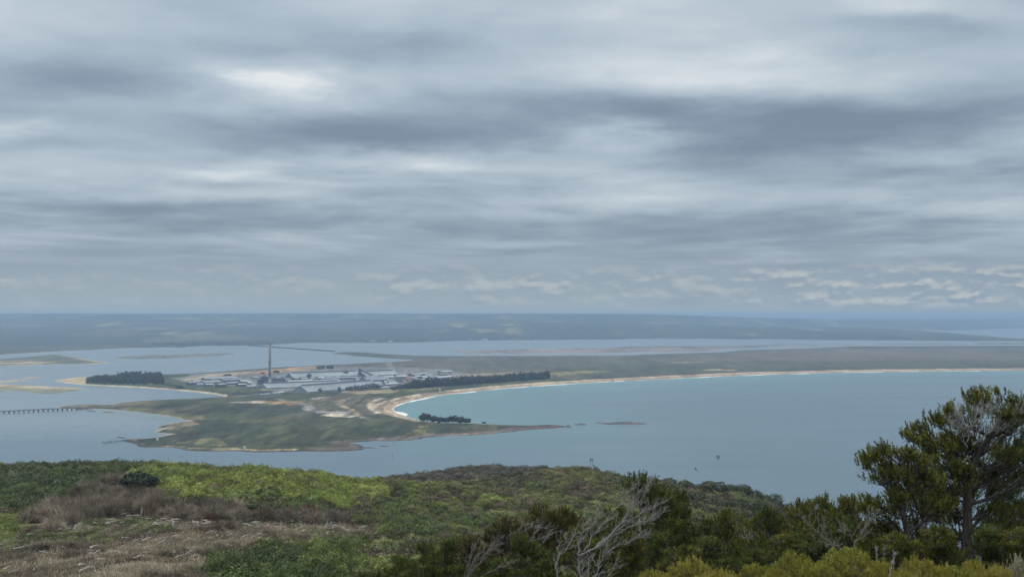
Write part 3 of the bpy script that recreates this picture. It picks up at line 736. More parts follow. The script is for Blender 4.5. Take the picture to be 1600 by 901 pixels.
# sloping conveyor
cv = empty('conveyor', at(562, 589, GZ), 0, 'dark sloping conveyor gantry rising over the pale roofs', 'conveyor')
a = at(561.5, 589.2, GZ); b = at(585.5, 591.5, GZ)
d = Vector((b.x - a.x, b.y - a.y, 0))
MB().beam((0, 0, 30), (d.x, d.y, 8), 5, 4.5).build('gallery', M['wall_dark'], cv)
MB().box(-5, 5, -5, 5, 22, 35).build('head_house', M['wall_dark'], cv)
for s in (-1, 1):
    for q in (-1, 1): MB().beam((s * 4, q * 4, -3), (s * 3, q * 3, 23), 1.2, 1.2).build('leg', M['steel'], cv)
for f in (0.35, 0.68):
    MB().beam((d.x * f, d.y * f, -3), (d.x * f, d.y * f, 29 - 22 * f), 1.4, 1.4).build('leg', M['steel'], cv)
# steam above the works
m, n, out = material('steam')
pv = n.new('ShaderNodeVolumePrincipled'); pv.inputs['Color'].default_value = (0.95, 0.97, 1, 1); pv.inputs['Density'].default_value = 0.012
m.node_tree.links.new(pv.outputs[0], out.inputs['Volume']); m.cycles.homogeneous_volume = True
st = MB()
for (dx_, dz_, r) in ((0, 34, 7), (-7, 44, 11), (-16, 52, 14)):
    st.lathe([(r * math.sin(t), dz_ - r * math.cos(t)) for t in np.linspace(0.05, math.pi - .05, 8)], 10, (dx_, 0, 0))
tag(st.build('steam', m, None, at(615, 592, GZ)), 'faint white steam drifting off the smelter roofs', 'steam', kind='stuff')

# ------------------------------------------------------------------ beacons, huts, posts, wharves, causeway
def beacon(lbl, x, y, h, wd):
    e = empty('shore_beacon', at(x, y, 2.0), 0.2, lbl, 'beacon', 'white beacons of the shore')
    MB().lathe([(wd * .55, -2), (wd * .5, h * .82)], 8).build('tower', M['white_paint'], e)
    MB().lathe([(wd * .62, h * .82), (wd * .62, h * .86), (wd * .35, h * .88), (wd * .35, h * .97), (0.1, h)], 8).build('lantern', M['white_paint'], e)
    MB().box(-wd * .18, wd * .18, -wd * .6, -wd * .5, 0, 2).build('door', M['door'], e)
beacon('tall thin white beacon at the top of the curved beach', 687.3, 612.0, 11, 3.6)
beacon('white beacon tower at the sandy southern shore', 382, 701.6, 5.6, 3.2)
beacon('white beacon tower on the grassy corner beside the old jetty', 246, 688.6, 5.4, 3.6)
beacon('little white marker on the scrub below the tree clump', 543, 624.4, 5.0, 3.0)
def house(lbl, x, y, wd, z=4.0):
    e = empty('house', at(x, y, z), 0.3, lbl, 'house', 'white buildings of the lagoon shore')
    MB().box(-wd / 2, wd / 2, -6, 6, -3, 6).build('wall', M['white_paint'], e)
    MB().add([(-wd / 2 - .5, -6.5, 6), (wd / 2 + .5, -6.5, 6), (wd / 2 + .5, 6.5, 6), (-wd / 2 - .5, 6.5, 6), (-wd / 2 - .5, 0, 10), (wd / 2 + .5, 0, 10)],
             [(0, 1, 5, 4), (2, 3, 4, 5), (1, 2, 5), (3, 0, 4), (3, 2, 1, 0)]).build('roof', M['roof_white'], e)
    MB().box(-2, 2, -6.3, -6.05, 0, 4).build('door', M['door'], e)
for lbl, x, y, wd in (('white buildings at the far lagoon shore, longer of the western two', 584, 533.0, 58), ('small white house right of the long one on the far lagoon shore', 610, 533.6, 34),
                      ('small white house nearest the middle of the far shore', 734, 530.6, 26), ('long white building among trees on the far lagoon shore', 757, 531.0, 66)):
    house(lbl, x, y, wd)

def post(lbl, x, y, h, r, name='marker_post'):
    e = empty(name, at(x, y, 0), 0, lbl, 'post')
    MB().lathe([(r * 1.1, -3), (r, h)], 8).build('pole', M['steel'], e)
    MB().box(-r * 1.6, r * 1.6, -r * 1.6, r * 1.6, h, h + r * 2).build('cap', M['steel'], e)
post('thin tall pole standing in the sea behind the left hill', 263, 727, 14, .22)
post('thin tall pole standing in the sea off the rocky point', 613, 716, 11, .22)
for i, (lbl, x, y) in enumerate((('dark paired piles in the sea above the middle of the ridge', 924, 720.5), ('dark paired piles in the open sea beside the flying bird', 1122, 716))):
    e = empty('mooring_dolphin', at(x, y, 0), 0.1, lbl, 'piles', 'paired piles in the sea')
    for s in (-1, 1):
        MB().lathe([(.75, -3), (.7, 5.6)], 8).build('pile', M['old_wood'], e, (s * 1.55, 0, 0))
    MB().box(-2.4, 2.4, -.35, .35, 3.9, 4.5).build('cross_beam', M['old_wood'], e)

# long wharf approach
a = at(122, 640.2, 0); b = at(-160, 654.5, 0); d = b - a; L = d.length
e = empty('wharf_bridge', a, math.atan2(d.y, d.x), 'long dark pile bridge running out from the point to the left', 'bridge')
MB().box(-8, L, -3.2, 3.2, 5.0, 6.6).build('deck', M['concrete_dark'], e)
for s in (-1, 1):
    r = MB().box(-8, L, s * 3.0 - .12, s * 3.0 + .12, 7.5, 7.75)
    for k_ in range(int(L / 9)): r.box(k_ * 9, k_ * 9 + .3, s * 3.0 - .15, s * 3.0 + .15, 6.6, 7.5)
    r.build('railing', M['steel'], e)
np_ = int(L / 11.5)
for k_ in range(np_):
    x = 4 + k_ * 11.5
    if k_ < 46:
        MB().box(x - .8, x + .8, -2.9, -1.7, -3, 5.0).box(x - .8, x + .8, 1.7, 2.9, -3, 5.0).box(x - .5, x + .5, -3.1, 3.1, 4.3, 5.0).build('trestle', M['concrete_dark'], e)
# broken old jetty
a = at(203, 688.0, 0); b = at(161, 692.6, 0); d = b - a; L = d.length
e = empty('old_jetty', a, math.atan2(d.y, d.x), 'ruined old jetty of bare piles off the grassy corner', 'jetty')
rj = random.Random(4)
for k_ in range(14):
    for s in (-1, 1):
        h = rj.uniform(2.2, 4.4) if rj.random() > .12 else .6
        MB().lathe([(.5, -3), (.42, h)], 7).build('pile', M['old_wood'], e, (k_ * L / 13.5, s * 3.4 + rj.uniform(-.3, .3), 0))
for k_ in range(4): MB().beam((k_ * L / 13.5, 3.4, 2.6), ((k_ + 1) * L / 13.5, 3.4, 2.6), .6, .5).build('beam', M['old_wood'], e)
MB().beam((9 * L / 13.5, -3.4, 2.4), (13.4 * L / 13.5, -3.4, 2.3), .6, .5).build('beam', M['old_wood'], e)
# causeway over the lagoon
a = at(388, 539.9, 0); b = at(523, 549.2, 0); d = b - a; L = d.length
e = empty('causeway', a, math.atan2(d.y, d.x), 'low dark causeway crossing the lagoon behind the chimney', 'causeway')
MB().box(0, L, -6, 6, 4.2, 6.4).build('deck', M['concrete_dark'], e)
for k_ in range(60):
    x = L * (k_ + .5) / 60
    MB().box(x - 3.5, x + 3.5, -5, 5, -3, 4.2).build('pier', M['concrete_dark'], e)
for s in (-1, 1): MB().box(0, L, s * 5.6 - .2, s * 5.6 + .2, 6.4, 7.4).build('parapet', M['concrete_dark'], e)

# rock islets and reefs off the point
def islet(lbl, x0, x1, y, hgt, dep, seed):
    a = at(x0, y, 0); b = at(x1, y, 0); c = (a + b) / 2; L = (b - a).length
    nx_, ny_ = 40, 10
    u_, v_ = np.meshgrid(np.linspace(-1, 1, nx_), np.linspace(-1, 1, ny_))
    X = u_ * L / 2; Y = v_ * dep / 2 + (fbm(u_ * 3, v_ * 0, seed, 3) - .5) * dep * .6
    q = np.clip(1 - u_ ** 2, 0, 1) ** .6 * np.clip(1 - v_ ** 2, 0, 1)
    Zi = -1.2 + q * (hgt + 1.2) * (0.25 + 1.3 * fbm(u_ * 5, v_ * 1.6, seed + 5, 4))
    me = mesh('rock_islet', np.stack([X, Y, Zi], -1).reshape(-1, 3), grid_faces(ny_, nx_), M['rock'])
    o = link('rock_islet', me, None, None, c)
    tag(o, lbl, 'rock islet', 'rocks awash off the point')
islet('long dark reef farthest out in the bay', 938, 1012, 661.8, 5.0, 26, 1)
islet('small dark rock between the point and the long reef', 895, 918, 663.0, 2.6, 20, 2)
islet('thin sliver of rock leading to the long reef', 928, 946, 660.6, 1.4, 10, 12)
islet('broken rock ledge just off the very tip of the point', 872, 896, 667.2, 2.2, 22, 9)
islet('tiny rock north of the tip of the point', 884, 892, 664.6, 1.6, 12, 10)
islet('flat dark rock off the old jetty', 180, 197, 683.6, 2.0, 14, 3)
islet('dark rock shelf under the landward end of the wharf', 133, 152, 642.4, 1.6, 16, 4)
islet('long brown rock shelf in the shallow cove', 155, 180, 643.8, 1.4, 20, 5)
islet('rocky ledge joining the wharf to the point', 118, 145, 639.4, 3.0, 26, 6)
islet('low reef breaking the surface off the southern shore', 548, 592, 699.6, 1.6, 26, 7)
islet('low reef a little east of the southern corner', 590, 612, 697.0, 1.0, 14, 8)

# ------------------------------------------------------------------ leaves: shared helpers
def frames(nrm, rng):
    r = rng.normal(size=nrm.shape); a = np.cross(nrm, r); a /= np.linalg.norm(a, axis=1)[:, None] + 1e-9
    b = np.cross(nrm, a); return a, b
def leafquads(P, nrm, size, rng, aspect=0.6):
    a, b = frames(nrm, rng); s = np.asarray(size).reshape(-1, 1) * np.ones((len(P), 1))
    a = a * s; b = b * s * aspect
    V = np.stack([P - a, P - b * 0.9, P + a, P + b * 0.9], 1).reshape(-1, 3)
    return V, np.arange(len(V)).reshape(-1, 4)
def leafmat(name, c1, c2, trans=0.25, scale=0.3, tint=None, rough=0.7, isl=0.15):
    """foliage; tint: name of a per instance colour, 'vertex' for a vertex colour, None for the two colours given"""
    m, n, out = material(name)
    oi = n.new('ShaderNodeObjectInfo')
    geo = n.new('ShaderNodeNewGeometry')
    nz = n.noise(geo.outputs['Position'], scale, 3, 0.6)
    f = n.m('ADD', n.mr(nz, 0.3, 0.7, 0, 1.0 - isl), n.m('MULTIPLY', geo.outputs['Random Per Island'], isl))
    colr = n.mix(f, c4(c1), c4(c2))
    if tint == 'inst':
        at_ = n.new('ShaderNodeAttribute'); at_.attribute_type = 'INSTANCER'; at_.attribute_name = 'tint'
        colr = n.mix(1.0, colr, at_.outputs[0], 'MULTIPLY', clamp=False)
    elif tint == 'vertex':
        at_ = n.new('ShaderNodeVertexColor'); at_.layer_name = 'tint'
        colr = n.mix(1.0, colr, at_.outputs[0], 'MULTIPLY', clamp=False)
    b = n.new('ShaderNodeBsdfDiffuse'); n.put(b.inputs[0], colr)
    t = n.new('ShaderNodeBsdfTranslucent'); n.put(t.inputs[0], n.mix(1.0, colr, c4((1.1, 1.2, 0.6)), 'MULTIPLY', clamp=False))
    g_ = n.new('ShaderNodeBsdfGlossy'); g_.inputs['Roughness'].default_value = 0.5
    g_.inputs[0].default_value = (0.8, 0.85, 0.8, 1)
    ms = n.new('ShaderNodeMixShader'); ms.inputs[0].default_value = trans
    nt_ = m.node_tree
    nt_.links.new(b.outputs[0], ms.inputs[1]); nt_.links.new(t.outputs[0], ms.inputs[2])
    m2 = n.new('ShaderNodeMixShader'); m2.inputs[0].default_value = 0.03
    nt_.links.new(ms.outputs[0], m2.inputs[1]); nt_.links.new(g_.outputs[0], m2.inputs[2])
    nt_.links.new(m2.outputs[0], out.inputs[0])
    return m
def barkmat(name, c1, c2, scale=6.0, tint=None):
    m, n, out = material(name)
    tc = n.new('ShaderNodeNewGeometry').outputs['Position']
    nz = n.noise(n.vm('MULTIPLY', tc, (1, 1, .3)), scale, 5, 0.65)
    colr = n.mix(n.mr(nz, 0.3, 0.7), c4(c1), c4(c2))
    if tint == 'inst':
        at_ = n.new('ShaderNodeAttribute'); at_.attribute_type = 'INSTANCER'; at_.attribute_name = 'tint'
        colr = n.mix(1.0, colr, at_.outputs[0], 'MULTIPLY', clamp=False)
    bp = n.new('ShaderNodeBump'); bp.inputs['Strength'].default_value = 0.5; bp.inputs['Distance'].default_value = 0.02
    n.put(bp.inputs['Height'], nz)
    principled(n, out, colr, 0.9, 0.15, normal=bp.outputs[0])
    return m
M['far_leaf'] = leafmat('dark_needles_far', (0.013, 0.018, 0.014), (0.026, 0.034, 0.022), 0.1, 0.15)
M['bark'] = barkmat('pine_bark', (0.040, 0.034, 0.030), (0.10, 0.088, 0.078))
def crownpts(n_, rng, lump=0.35, flat=0.0):
    """points through a crown of height 1, radius about .5, ragged outline"""
    d = rng.normal(size=(n_, 3)); d /= np.linalg.norm(d, axis=1)[:, None]
    r = rng.uniform(0.45, 1.0, n_) ** 0.5
    k = 1 + lump * (vnoise(d[:, 0] * 2.2 + 5 + rng.uniform(0, 50), d[:, 1] * 2.2 + d[:, 2] * 2.2 + 9, int(rng.integers(99))) - 0.5) * 2
    P = d * (r * k)[:, None] * 0.5
    return P, d
def far_tree(name, base, h, wdt, seed, lbl, grp, cat='tree', lf='far_leaf', nq=420, qs=1.0):
    rng = np.random.default_rng(seed)
    e = empty(name, base, rng.uniform(0, 6), lbl, cat, grp)
    P, d = crownpts(nq, rng)
    P = P * np.array((wdt, wdt, h * 0.84)); P[:, 2] += h * 0.56
    V, f = leafquads(P, d + rng.normal(size=d.shape) * .6, qs * rng.uniform(.045, .09, nq) * max(wdt, h * .8), rng, 0.7)
    link('crown', mesh('crown', V, f, M[lf]), None, e)
    MB().tube([(0, 0, -1), (0.1, 0, h * .35), (0.2, 0.1, h * .6)], [h * .03, h * .022, h * .01], 6).build('trunk', M['bark'], e)
    return e
FT = [(664, 659.8, 19, 24, 'biggest and leftmost of the dark trees behind the beach'), (677, 660.4, 14, 18, 'dark tree next to the biggest one behind the beach'),
      (687, 660.8, 12.5, 18, 'low dark tree in the middle of the clump behind the beach'), (697, 661, 12, 17, 'low dark tree right of the clump middle behind the beach'),
      (708, 661, 15, 20, 'second tallest dark tree of the clump behind the beach'), (719, 661.2, 13, 18, 'dark tree second from the seaward end of the clump'),
      (729, 661.4, 10.5, 17, 'lowest dark tree at the seaward end of the clump'), (756.5, 661.4, 3.2, 8, 'single tiny dark bush out on the point')]
for i, (x, y, h, wd, lbl) in enumerate(FT): far_tree('windbreak_tree', at(x, y, 2.5), h * 1.12, wd * 1.15, 100 + i, lbl, 'dark trees behind the curved beach')
for i, (x, y, h, wd) in enumerate([(543, 611.2, 15, 17), (549, 611, 17, 16), (555, 610.8, 19, 16), (561, 610.6, 18, 17), (567, 610.4, 21, 16), (573, 610.0, 22, 17), (579, 609.6, 24, 18), (585, 609.4, 24, 18), (590, 609, 20, 15)]):
    far_tree('windbreak_tree', at(x, y, 3), h, wd, 130 + i, 'dark conifer in the clump before the long sheds', 'dark conifers in the clump before the sheds', nq=260)
for i, (x, y, h, wd) in enumerate([(614, 610.4, 13, 15), (619, 610, 15, 15), (625, 609.6, 20, 14), (630, 609.2, 18, 15), (636, 608.8, 17, 16)]):
    far_tree('windbreak_tree', at(x, y, 3), h, wd, 150 + i, 'dark conifer in the short row left of the shelter belt', 'dark conifers left of the shelter belt', nq=260)
for i, (x, y, h, wd, lbl) in enumerate([(432, 583.6, 14, 26, 'dark bush on the tan bank just right of the chimney'), (411, 584.8, 9, 20, 'dark bush on the tan bank just left of the chimney'), (356, 587.6, 8, 30, 'dark thicket on the bank beside the western sheds'),
                                   (500, 577.6, 20, 36, 'dark tree at the end of the orange bank'), (516, 577, 19, 36, 'dark tree right of the one ending the orange bank'), (280, 606, 6, 30, 'low dark bush between grove and western bay')]):
    far_tree('bank_bush', at(x, y, 3), h, wd, 170 + i, lbl, 'dark bushes of the bank', cat='bush', nq=220)
def wood(name, lbl, spots, seed):
    rng = np.random.default_rng(seed); VV = []; FF = []; n_ = 0
    for (x, y, h, wd) in spots:
        b = at(x, y, 2.8); k = 130
        P, d = crownpts(k, rng); P = P * np.array((wd, wd, h)); P[:, 2] += h * .5
        V, f = leafquads(P + np.array(b), d + rng.normal(size=d.shape) * .7, rng.uniform(.07, .13, k) * h * .8, rng, .7)
        VV.append(V); FF.append(f + n_); n_ += len(V)
    o = link(name, mesh(name, np.concatenate(VV), np.concatenate(FF), M['far_leaf']))
    tag(o, lbl, 'wood', kind='stuff')
rng = np.random.default_rng(5)
GROVE = [(133, 599), (150, 592.5), (200, 589), (252, 588.6), (250, 594), (256, 600.5), (225, 601.5), (170, 600)]
sp = []
while len(sp) < 260:
    x, y = rng.uniform(132, 258), rng.uniform(588, 602)
    if inpoly(np.array([x]), np.array([y]), GROVE)[0]: sp.append((x, y, rng.uniform(14, 20) * (1.0 + 0.25 * (x > 185)), rng.uniform(12, 18)))
for x in np.arange(258, 285, 3): sp.append((x, 602 + (x - 258) * .08, rng.uniform(5, 8), 14))
wood('pine_grove', 'dark pine grove on the sandy spit across the water', sp, 6)
sp = []
for x in np.arange(636, 858, 1.6):
    yb = np.interp(x, [636, 660, 700, 760, 820, 858], [608.4, 606.6, 603.4, 599.4, 595.4, 592.4])
    for q in range(2):
        sp.append((x + rng.uniform(-1, 1), yb - q * 1.1 + rng.uniform(-.4, .4), rng.uniform(17, 30) * np.interp(x, [636, 650, 858], [.75, 1, 1.08]), rng.uniform(12, 17)))
wood('shelter_belt', 'long dark belt of pines between works and beach', sp, 7)
sp = []
for x in np.arange(240, 420, 2.0):
    if rng.random() < .8: sp.append((x, np.interp(x, [240, 300, 420], [541.4, 540.6, 540.0]) - rng.uniform(0, 4), rng.uniform(10, 20), rng.uniform(20, 60)))
for x in np.arange(420, 1180, 2.2):
    if rng.random() < .75: sp.append((x, np.interp(x, [420, 640, 800, 1180], [534.8, 534, 530.6, 528.6]) - rng.uniform(0, 5), rng.uniform(10, 22), rng.uniform(20, 70)))
wood('far_woods', 'dark woods along the far side of the lagoon', sp, 8)
# ------------------------------------------------------------------ the hill under the lookout
TD = [0, 6, 14, 16, 20, 30, 45, 60, 100, 150, 200, 250, 300, 350, 400, 450, 500, 560, 700, 900, 1150, 1400]
TC = {
 -900: [-1.7, -2.2, -5.5, -6.2, -8, -12, -17, -21, -30, -38, -44.5, -48, -51, -54, -56, -59.5, -66, -80, -120, -175, -236, -245],
 0:    [-1.7, -2.2, -5.2, -5.9, -7.6, -11.5, -16, -19.5, -28, -35.5, -41.5, -45, -49, -53, -55.6, -59.5, -67, -82, -122, -178, -237, -245],
 150:  [-1.7, -2.2, -5.2, -5.9, -7.6, -11.5, -16, -19.5, -28, -35.5, -41.2, -44.2, -47.6, -51.8, -55, -59.5, -66, -82, -122, -178, -237, -245],
 250:  [-1.7, -2.2, -5.2, -5.9, -7.6, -11.5, -16, -19.5, -28, -35.5, -41.0, -43.6, -45.8, -49.8, -55.5, -60, -68, -84, -124, -180, -237, -245],
 400:  [-1.7, -2.2, -5.2, -5.9, -7.6, -11.5, -16, -19.2, -27.5, -35.2, -41.0, -44.0, -45.6, -47.6, -55.5, -61, -69, -85, -126, -182, -237, -245],
 480:  [-1.7, -2.2, -5.2, -5.9, -7.5, -11, -15, -18.2, -27, -35.4, -41.6, -45.6, -48.6, -50.8, -55.6, -62, -70, -86, -127, -184, -238, -245],
 560:  [-1.7, -2.2, -5.0, -5.6, -7.2, -10.5, -14.2, -17.2, -26.5, -36, -42.8, -48.0, -52.4, -56.2, -58.8, -65, -73, -88, -128, -185, -238, -245],
 650:  [-1.7, -2.2, -4.8, -5.4, -7.0, -10, -13.6, -16.6, -26, -36.8, -44.8, -50.4, -54.8, -58.6, -61.2, -63.0, -70, -86, -128, -186, -238, -245],
 760:  [-1.7, -2.2, -4.7, -5.2, -6.8, -9.6, -13, -16, -26, -37, -46.0, -51.8, -56.4, -60.2, -62.6, -63.6, -65.8, -80, -128, -188, -238, -245],
 900:  [-1.7, -2.1, -4.5, -4.9, -6.2, -8.8, -12, -15.2, -26, -37, -46.0, -52.6, -57.8, -61.8, -64.6, -65.8, -67.4, -84, -130, -190, -238, -245],
 1000: [-1.7, -2.1, -4.2, -4.6, -5.6, -8.2, -11.4, -14.8, -26, -37, -46.0, -53.4, -59.4, -64, -67.4, -69.6, -71.2, -88, -134, -194, -238, -245],
 1130: [-1.7, -2.0, -4.1, -4.5, -5.4, -7.8, -11.2, -14.8, -26.5, -38, -46.8, -54.6, -61.5, -67, -71.6, -75.4, -77.2, -94, -140, -200, -239, -245],
 1250: [-1.7, -2.0, -4.1, -4.5, -5.4, -7.6, -10.8, -14.6, -27, -39, -48, -57, -65, -72, -78, -82.6, -86, -102, -150, -206, -239, -245],
 1600: [-1.7, -2.0, -4.1, -4.5, -5.4, -7.4, -10.2, -14.8, -29, -43, -55, -66, -76, -86, -96, -105, -114, -128, -170, -216, -240, -245],
 2600: [-1.7, -2.0, -4.1, -4.6, -5.8, -8, -12, -17, -33, -50, -65, -78, -90, -102, -113, -123, -133, -147, -185, -225, -240, -245],
}
TX = sorted(TC); TT = np.array([TC[k_] for k_ in TX])
def hgt(x, y, rough=True):
    x = np.asarray(x, float); y = np.asarray(y, float)
    r = np.hypot(x, y) + 1e-6
    ca = np.clip(y / r, math.cos(R(42)), 1)
    dep = r * ca
    a = np.clip(np.arctan2(x, y), -R(42), R(42))
    px = 800 + F * np.tan(a)
    px = np.clip(px, TX[0], TX[-1] - 1e-3)
    dep = np.clip(dep, 0, TD[-1] - 1e-3)
    i = np.clip(np.searchsorted(TX, px, side='right') - 1, 0, len(TX) - 2)
    tx0 = np.array(TX, float)[i]; tx1 = np.array(TX, float)[i + 1]
    fx = (px - tx0) / (tx1 - tx0); fx = fx * fx * (3 - 2 * fx)
    j = np.clip(np.searchsorted(TD, dep, side='right') - 1, 0, len(TD) - 2)
    td = np.array(TD, float); fj = (dep - td[j]) / (td[j + 1] - td[j])
    z = (TT[i, j] * (1 - fj) + TT[i, j + 1] * fj) * (1 - fx) + (TT[i + 1, j] * (1 - fj) + TT[i + 1, j + 1] * fj) * fx
    if rough:
        z = z + (fbm(x / 34, y / 34, 77, 4) - 0.5) * 5.0 * np.clip((dep - 60) / 120, 0, 1) + (fbm(x / 6, y / 6, 78, 3) - 0.5) * .35 * np.clip((dep - 3) / 12, 0, 1)
    return z + EYE
def ground(px, D):
    x = (px - 800) / F * D
    return Vector((x, D, float(hgt(np.array([x]), np.array([D]))[0])))

SLASH = [(-300, 880), (0, 842), (70, 806), (150, 784), (200, 792), (300, 806), (440, 810), (565, 810), (606, 820), (585, 838), (470, 843), (400, 849), (335, 862), (312, 888), (320, 960), (-300, 960)]
TANGLE = [(100, 790), (140, 772), (165, 750), (190, 743), (225, 756), (245, 778), (300, 787), (400, 790), (480, 795), (560, 797), (568, 812), (440, 811), (300, 806), (200, 794), (130, 802)]
MOUND = [(205, 738), (250, 724), (300, 714), (380, 708), (450, 716), (520, 734), (560, 742), (600, 762), (560, 794), (480, 794), (400, 783), (300, 782), (240, 764)]
LBACK = [(-300, 712), (0, 714), (150, 712), (236, 722), (215, 742), (165, 764), (120, 784), (0, 800), (-300, 815)]
LGRASS = [(-300, 808), (0, 796), (60, 790), (120, 780), (150, 772), (120, 792), (70, 815), (20, 846), (-300, 875)]
FRONTG = [(306, 868), (400, 852), (470, 845), (560, 842), (580, 865), (560, 960), (300, 960)]
BACKR = [(590, 745), (650, 728), (760, 715), (900, 720), (1060, 745), (1240, 775), (1260, 800), (1060, 800), (900, 790), (700, 770)]
TOPG = [(620, 742), (650, 728), (760, 714), (835, 716), (840, 736), (780, 744), (700, 752), (640, 756)]

ang = np.radians(np.concatenate([np.arange(-180, -34, 3.0), np.arange(-34, 34.01, 0.16), np.arange(36, 181, 3.0)]))
rad = np.concatenate([[0.05], np.geomspace(0.8, 60, 60), np.arange(62, 560, 2.2), np.geomspace(565, 1400, 26)])
AN, RD = np.meshgrid(ang, rad)
hx, hy = RD * np.sin(AN), RD * np.cos(AN)
hzz = hgt(hx, hy)
qx, qy = proj(hx, np.maximum(hy, 1.0), hzz)
front = hy > 30
jx = (fbm(hx / 8, hy / 14, 201, 3) - .5) * 40; jy = (fbm(hx / 8, hy / 14, 202, 3) - .5) * 14
hcol = np.zeros(hx.shape + (3,)); hcol[:] = (0.026, 0.026, 0.016)
k1 = np.clip((fbm(hx / 11, hy / 11, 203, 4) - .35) / .3, 0, 1)[..., None]
sl = (inpoly(qx + jx, qy + jy, SLASH) & front)[..., None]
sc_ = np.array((0.070, 0.062, 0.045)) * (1 - k1) + np.array((0.165, 0.142, 0.104)) * k1
hcol = np.where(sl, sc_, hcol)
lg_ = (inpoly(qx + jx, qy + jy, LGRASS) & front)[..., None]
hcol = np.where(lg_, np.array((0.075, 0.090, 0.030)) * (1 - k1) + np.array((0.13, 0.125, 0.06)) * k1, hcol)
k2 = (np.clip((fbm(hx / 20, hy / 26, 204, 4) - .56) / .08, 0, 1))[..., None] * sl
hcol = hcol * (1 - k2 * .25) + np.array((0.065, 0.075, 0.032)) * k2 * .25
m, n, out = material('hill_ground')
vc = n.new('ShaderNodeVertexColor'); vc.layer_name = 'tint'
geo = n.new('ShaderNodeNewGeometry').outputs['Position']
a1 = n.noise(geo, 0.9, 6, 0.7)
colr = n.vm('SCALE', vc.outputs[0], n.mr(a1, 0.25, 0.75, 0.45, 1.5, 'LINEAR'))
bp = n.new('ShaderNodeBump'); bp.inputs['Strength'].default_value = 0.8; bp.inputs['Distance'].default_value = 0.4
n.put(bp.inputs['Height'], a1)
principled(n, out, colr, 0.95, 0.1, normal=bp.outputs[0])
o = link('hillside', mesh('hillside', np.stack([hx, hy, hzz], -1).reshape(-1, 3), grid_faces(*hx.shape), m, hcol.reshape(-1, 3), smooth=True))
tag(o, 'scrub covered hillside falling from the lookout to the sea', 'hillside', kind='structure')

# ------------------------------------------------------------------ scrub: templates
M['scrub_leaf'] = leafmat('scrub_leaf', (0.75, 0.75, 0.75), (1.25, 1.25, 1.2), 0.22, 0.8, 'inst')
M['scrub_twig'] = barkmat('scrub_twig', (0.6, 0.6, 0.6), (1.3, 1.3, 1.3), 2.0, 'inst')
def dome(seed, nq=110, flat=0.62, q=(0.040, 0.085)):
    rng = np.random.default_rng(seed)
    th = rng.uniform(0, 2 * np.pi, nq); ct = rng.uniform(-0.15, 1, nq)
    st_ = np.sqrt(1 - ct ** 2)
    d = np.stack([st_ * np.cos(th), st_ * np.sin(th), ct], 1)
    k = 0.72 + 0.95 * (vnoise(d[:, 0] * 2.6 + seed * 3.1, d[:, 1] * 2.6 + 7, seed) - .3)
    r = k * rng.uniform(0.72, 1.0, nq)
    P = d * r[:, None]; P[:, 2] *= flat; P[:, 2] += 0.28
    nr = d * 1.0 + rng.normal(size=d.shape) * 0.42 + np.array((0, 0, .3)); nr /= np.linalg.norm(nr, axis=1)[:, None]
    return leafquads(P, nr, rng.uniform(q[0], q[1], nq), rng, 0.62)
def sticks(seed, ns=46, spread=0.9, hgt_=1.0, lean=0.25, wdt=0.016, bend=0.3):
    rng = np.random.default_rng(seed)
    V = []; F_ = []
    for i in range(ns):
        p = rng.normal(size=2) * spread * 0.42
        dirn = np.array((p[0] * .5 + rng.normal() * lean, p[1] * .5 + rng.normal() * lean, 1.0)); dirn /= np.linalg.norm(dirn)
        L = hgt_ * rng.uniform(0.5, 1.05)
        a = np.array((p[0], p[1], -0.1)); b = a + dirn * L * .55; c = b + (dirn + rng.normal(size=3) * bend) * L * .5
        sd = np.cross(dirn, rng.normal(size=3)); sd /= np.linalg.norm(sd); sd *= wdt
        n0 = len(V)
        V += [a - sd * 1.3, a + sd * 1.3, b + sd, b - sd, c + sd * .25, c - sd * .25]
        F_ += [[n0, n0 + 1, n0 + 2, n0 + 3], [n0 + 3, n0 + 2, n0 + 4, n0 + 5]]
        if rng.random() < .7:
            e = b + (dirn + rng.normal(size=3) * .8) * L * .35; n1 = len(V)
            V += [b - sd * .7, b + sd * .7, e + sd * .2, e - sd * .2]; F_ += [[n1, n1 + 1, n1 + 2, n1 + 3]]
    return np.array(V), np.array(F_)
def twigdome(seed, ns=110):
    rng = np.random.default_rng(seed); V = []; F_ = []
    for i in range(ns):
        ct = rng.uniform(.1, 1); th = rng.uniform(0, 6.283); st_ = math.sqrt(1 - ct * ct)
        d = np.array((st_ * math.cos(th), st_ * math.sin(th), ct))
        r = (.75 + .5 * rng.random()) * np.array((.95, .95, .85))
        b = d * r * .55 + np.array((0, 0, .15)); c = d * r + rng.normal(size=3) * .07
        a = np.array((d[0] * .12, d[1] * .12, -.05)); w_ = .017
        sd = np.cross(d, rng.normal(size=3)); sd /= np.linalg.norm(sd)
        n0 = len(V); V += [a - sd * w_, a + sd * w_, b + sd * w_ * .8, b - sd * w_ * .8, c + sd * .005, c - sd * .005]; F_ += [[n0, n0 + 1, n0 + 2, n0 + 3], [n0 + 3, n0 + 2, n0 + 4, n0 + 5]]
        for q in range(3):
            e = b + (d * .5 + rng.normal(size=3) * .42) * rng.uniform(.25, .55); n1 = len(V)
            V += [b - sd * .011, b + sd * .011, e + sd * .004, e - sd * .004]; F_ += [[n1, n1 + 1, n1 + 2, n1 + 3]]
    return np.array(V), np.array(F_)
tcol = bpy.data.collections.new('scrub_sources')
def source(name, V, f, mat):
    o = bpy.data.objects.new(name, mesh(name, V, f, mat)); tcol.objects.link(o); return o
for k_ in range(5): source('scrub_a%d' % k_, *dome(300 + k_, 800, (.62, .42, .7, .36, .85)[k_]), M['scrub_leaf'])                 # 0-4 leafy domes
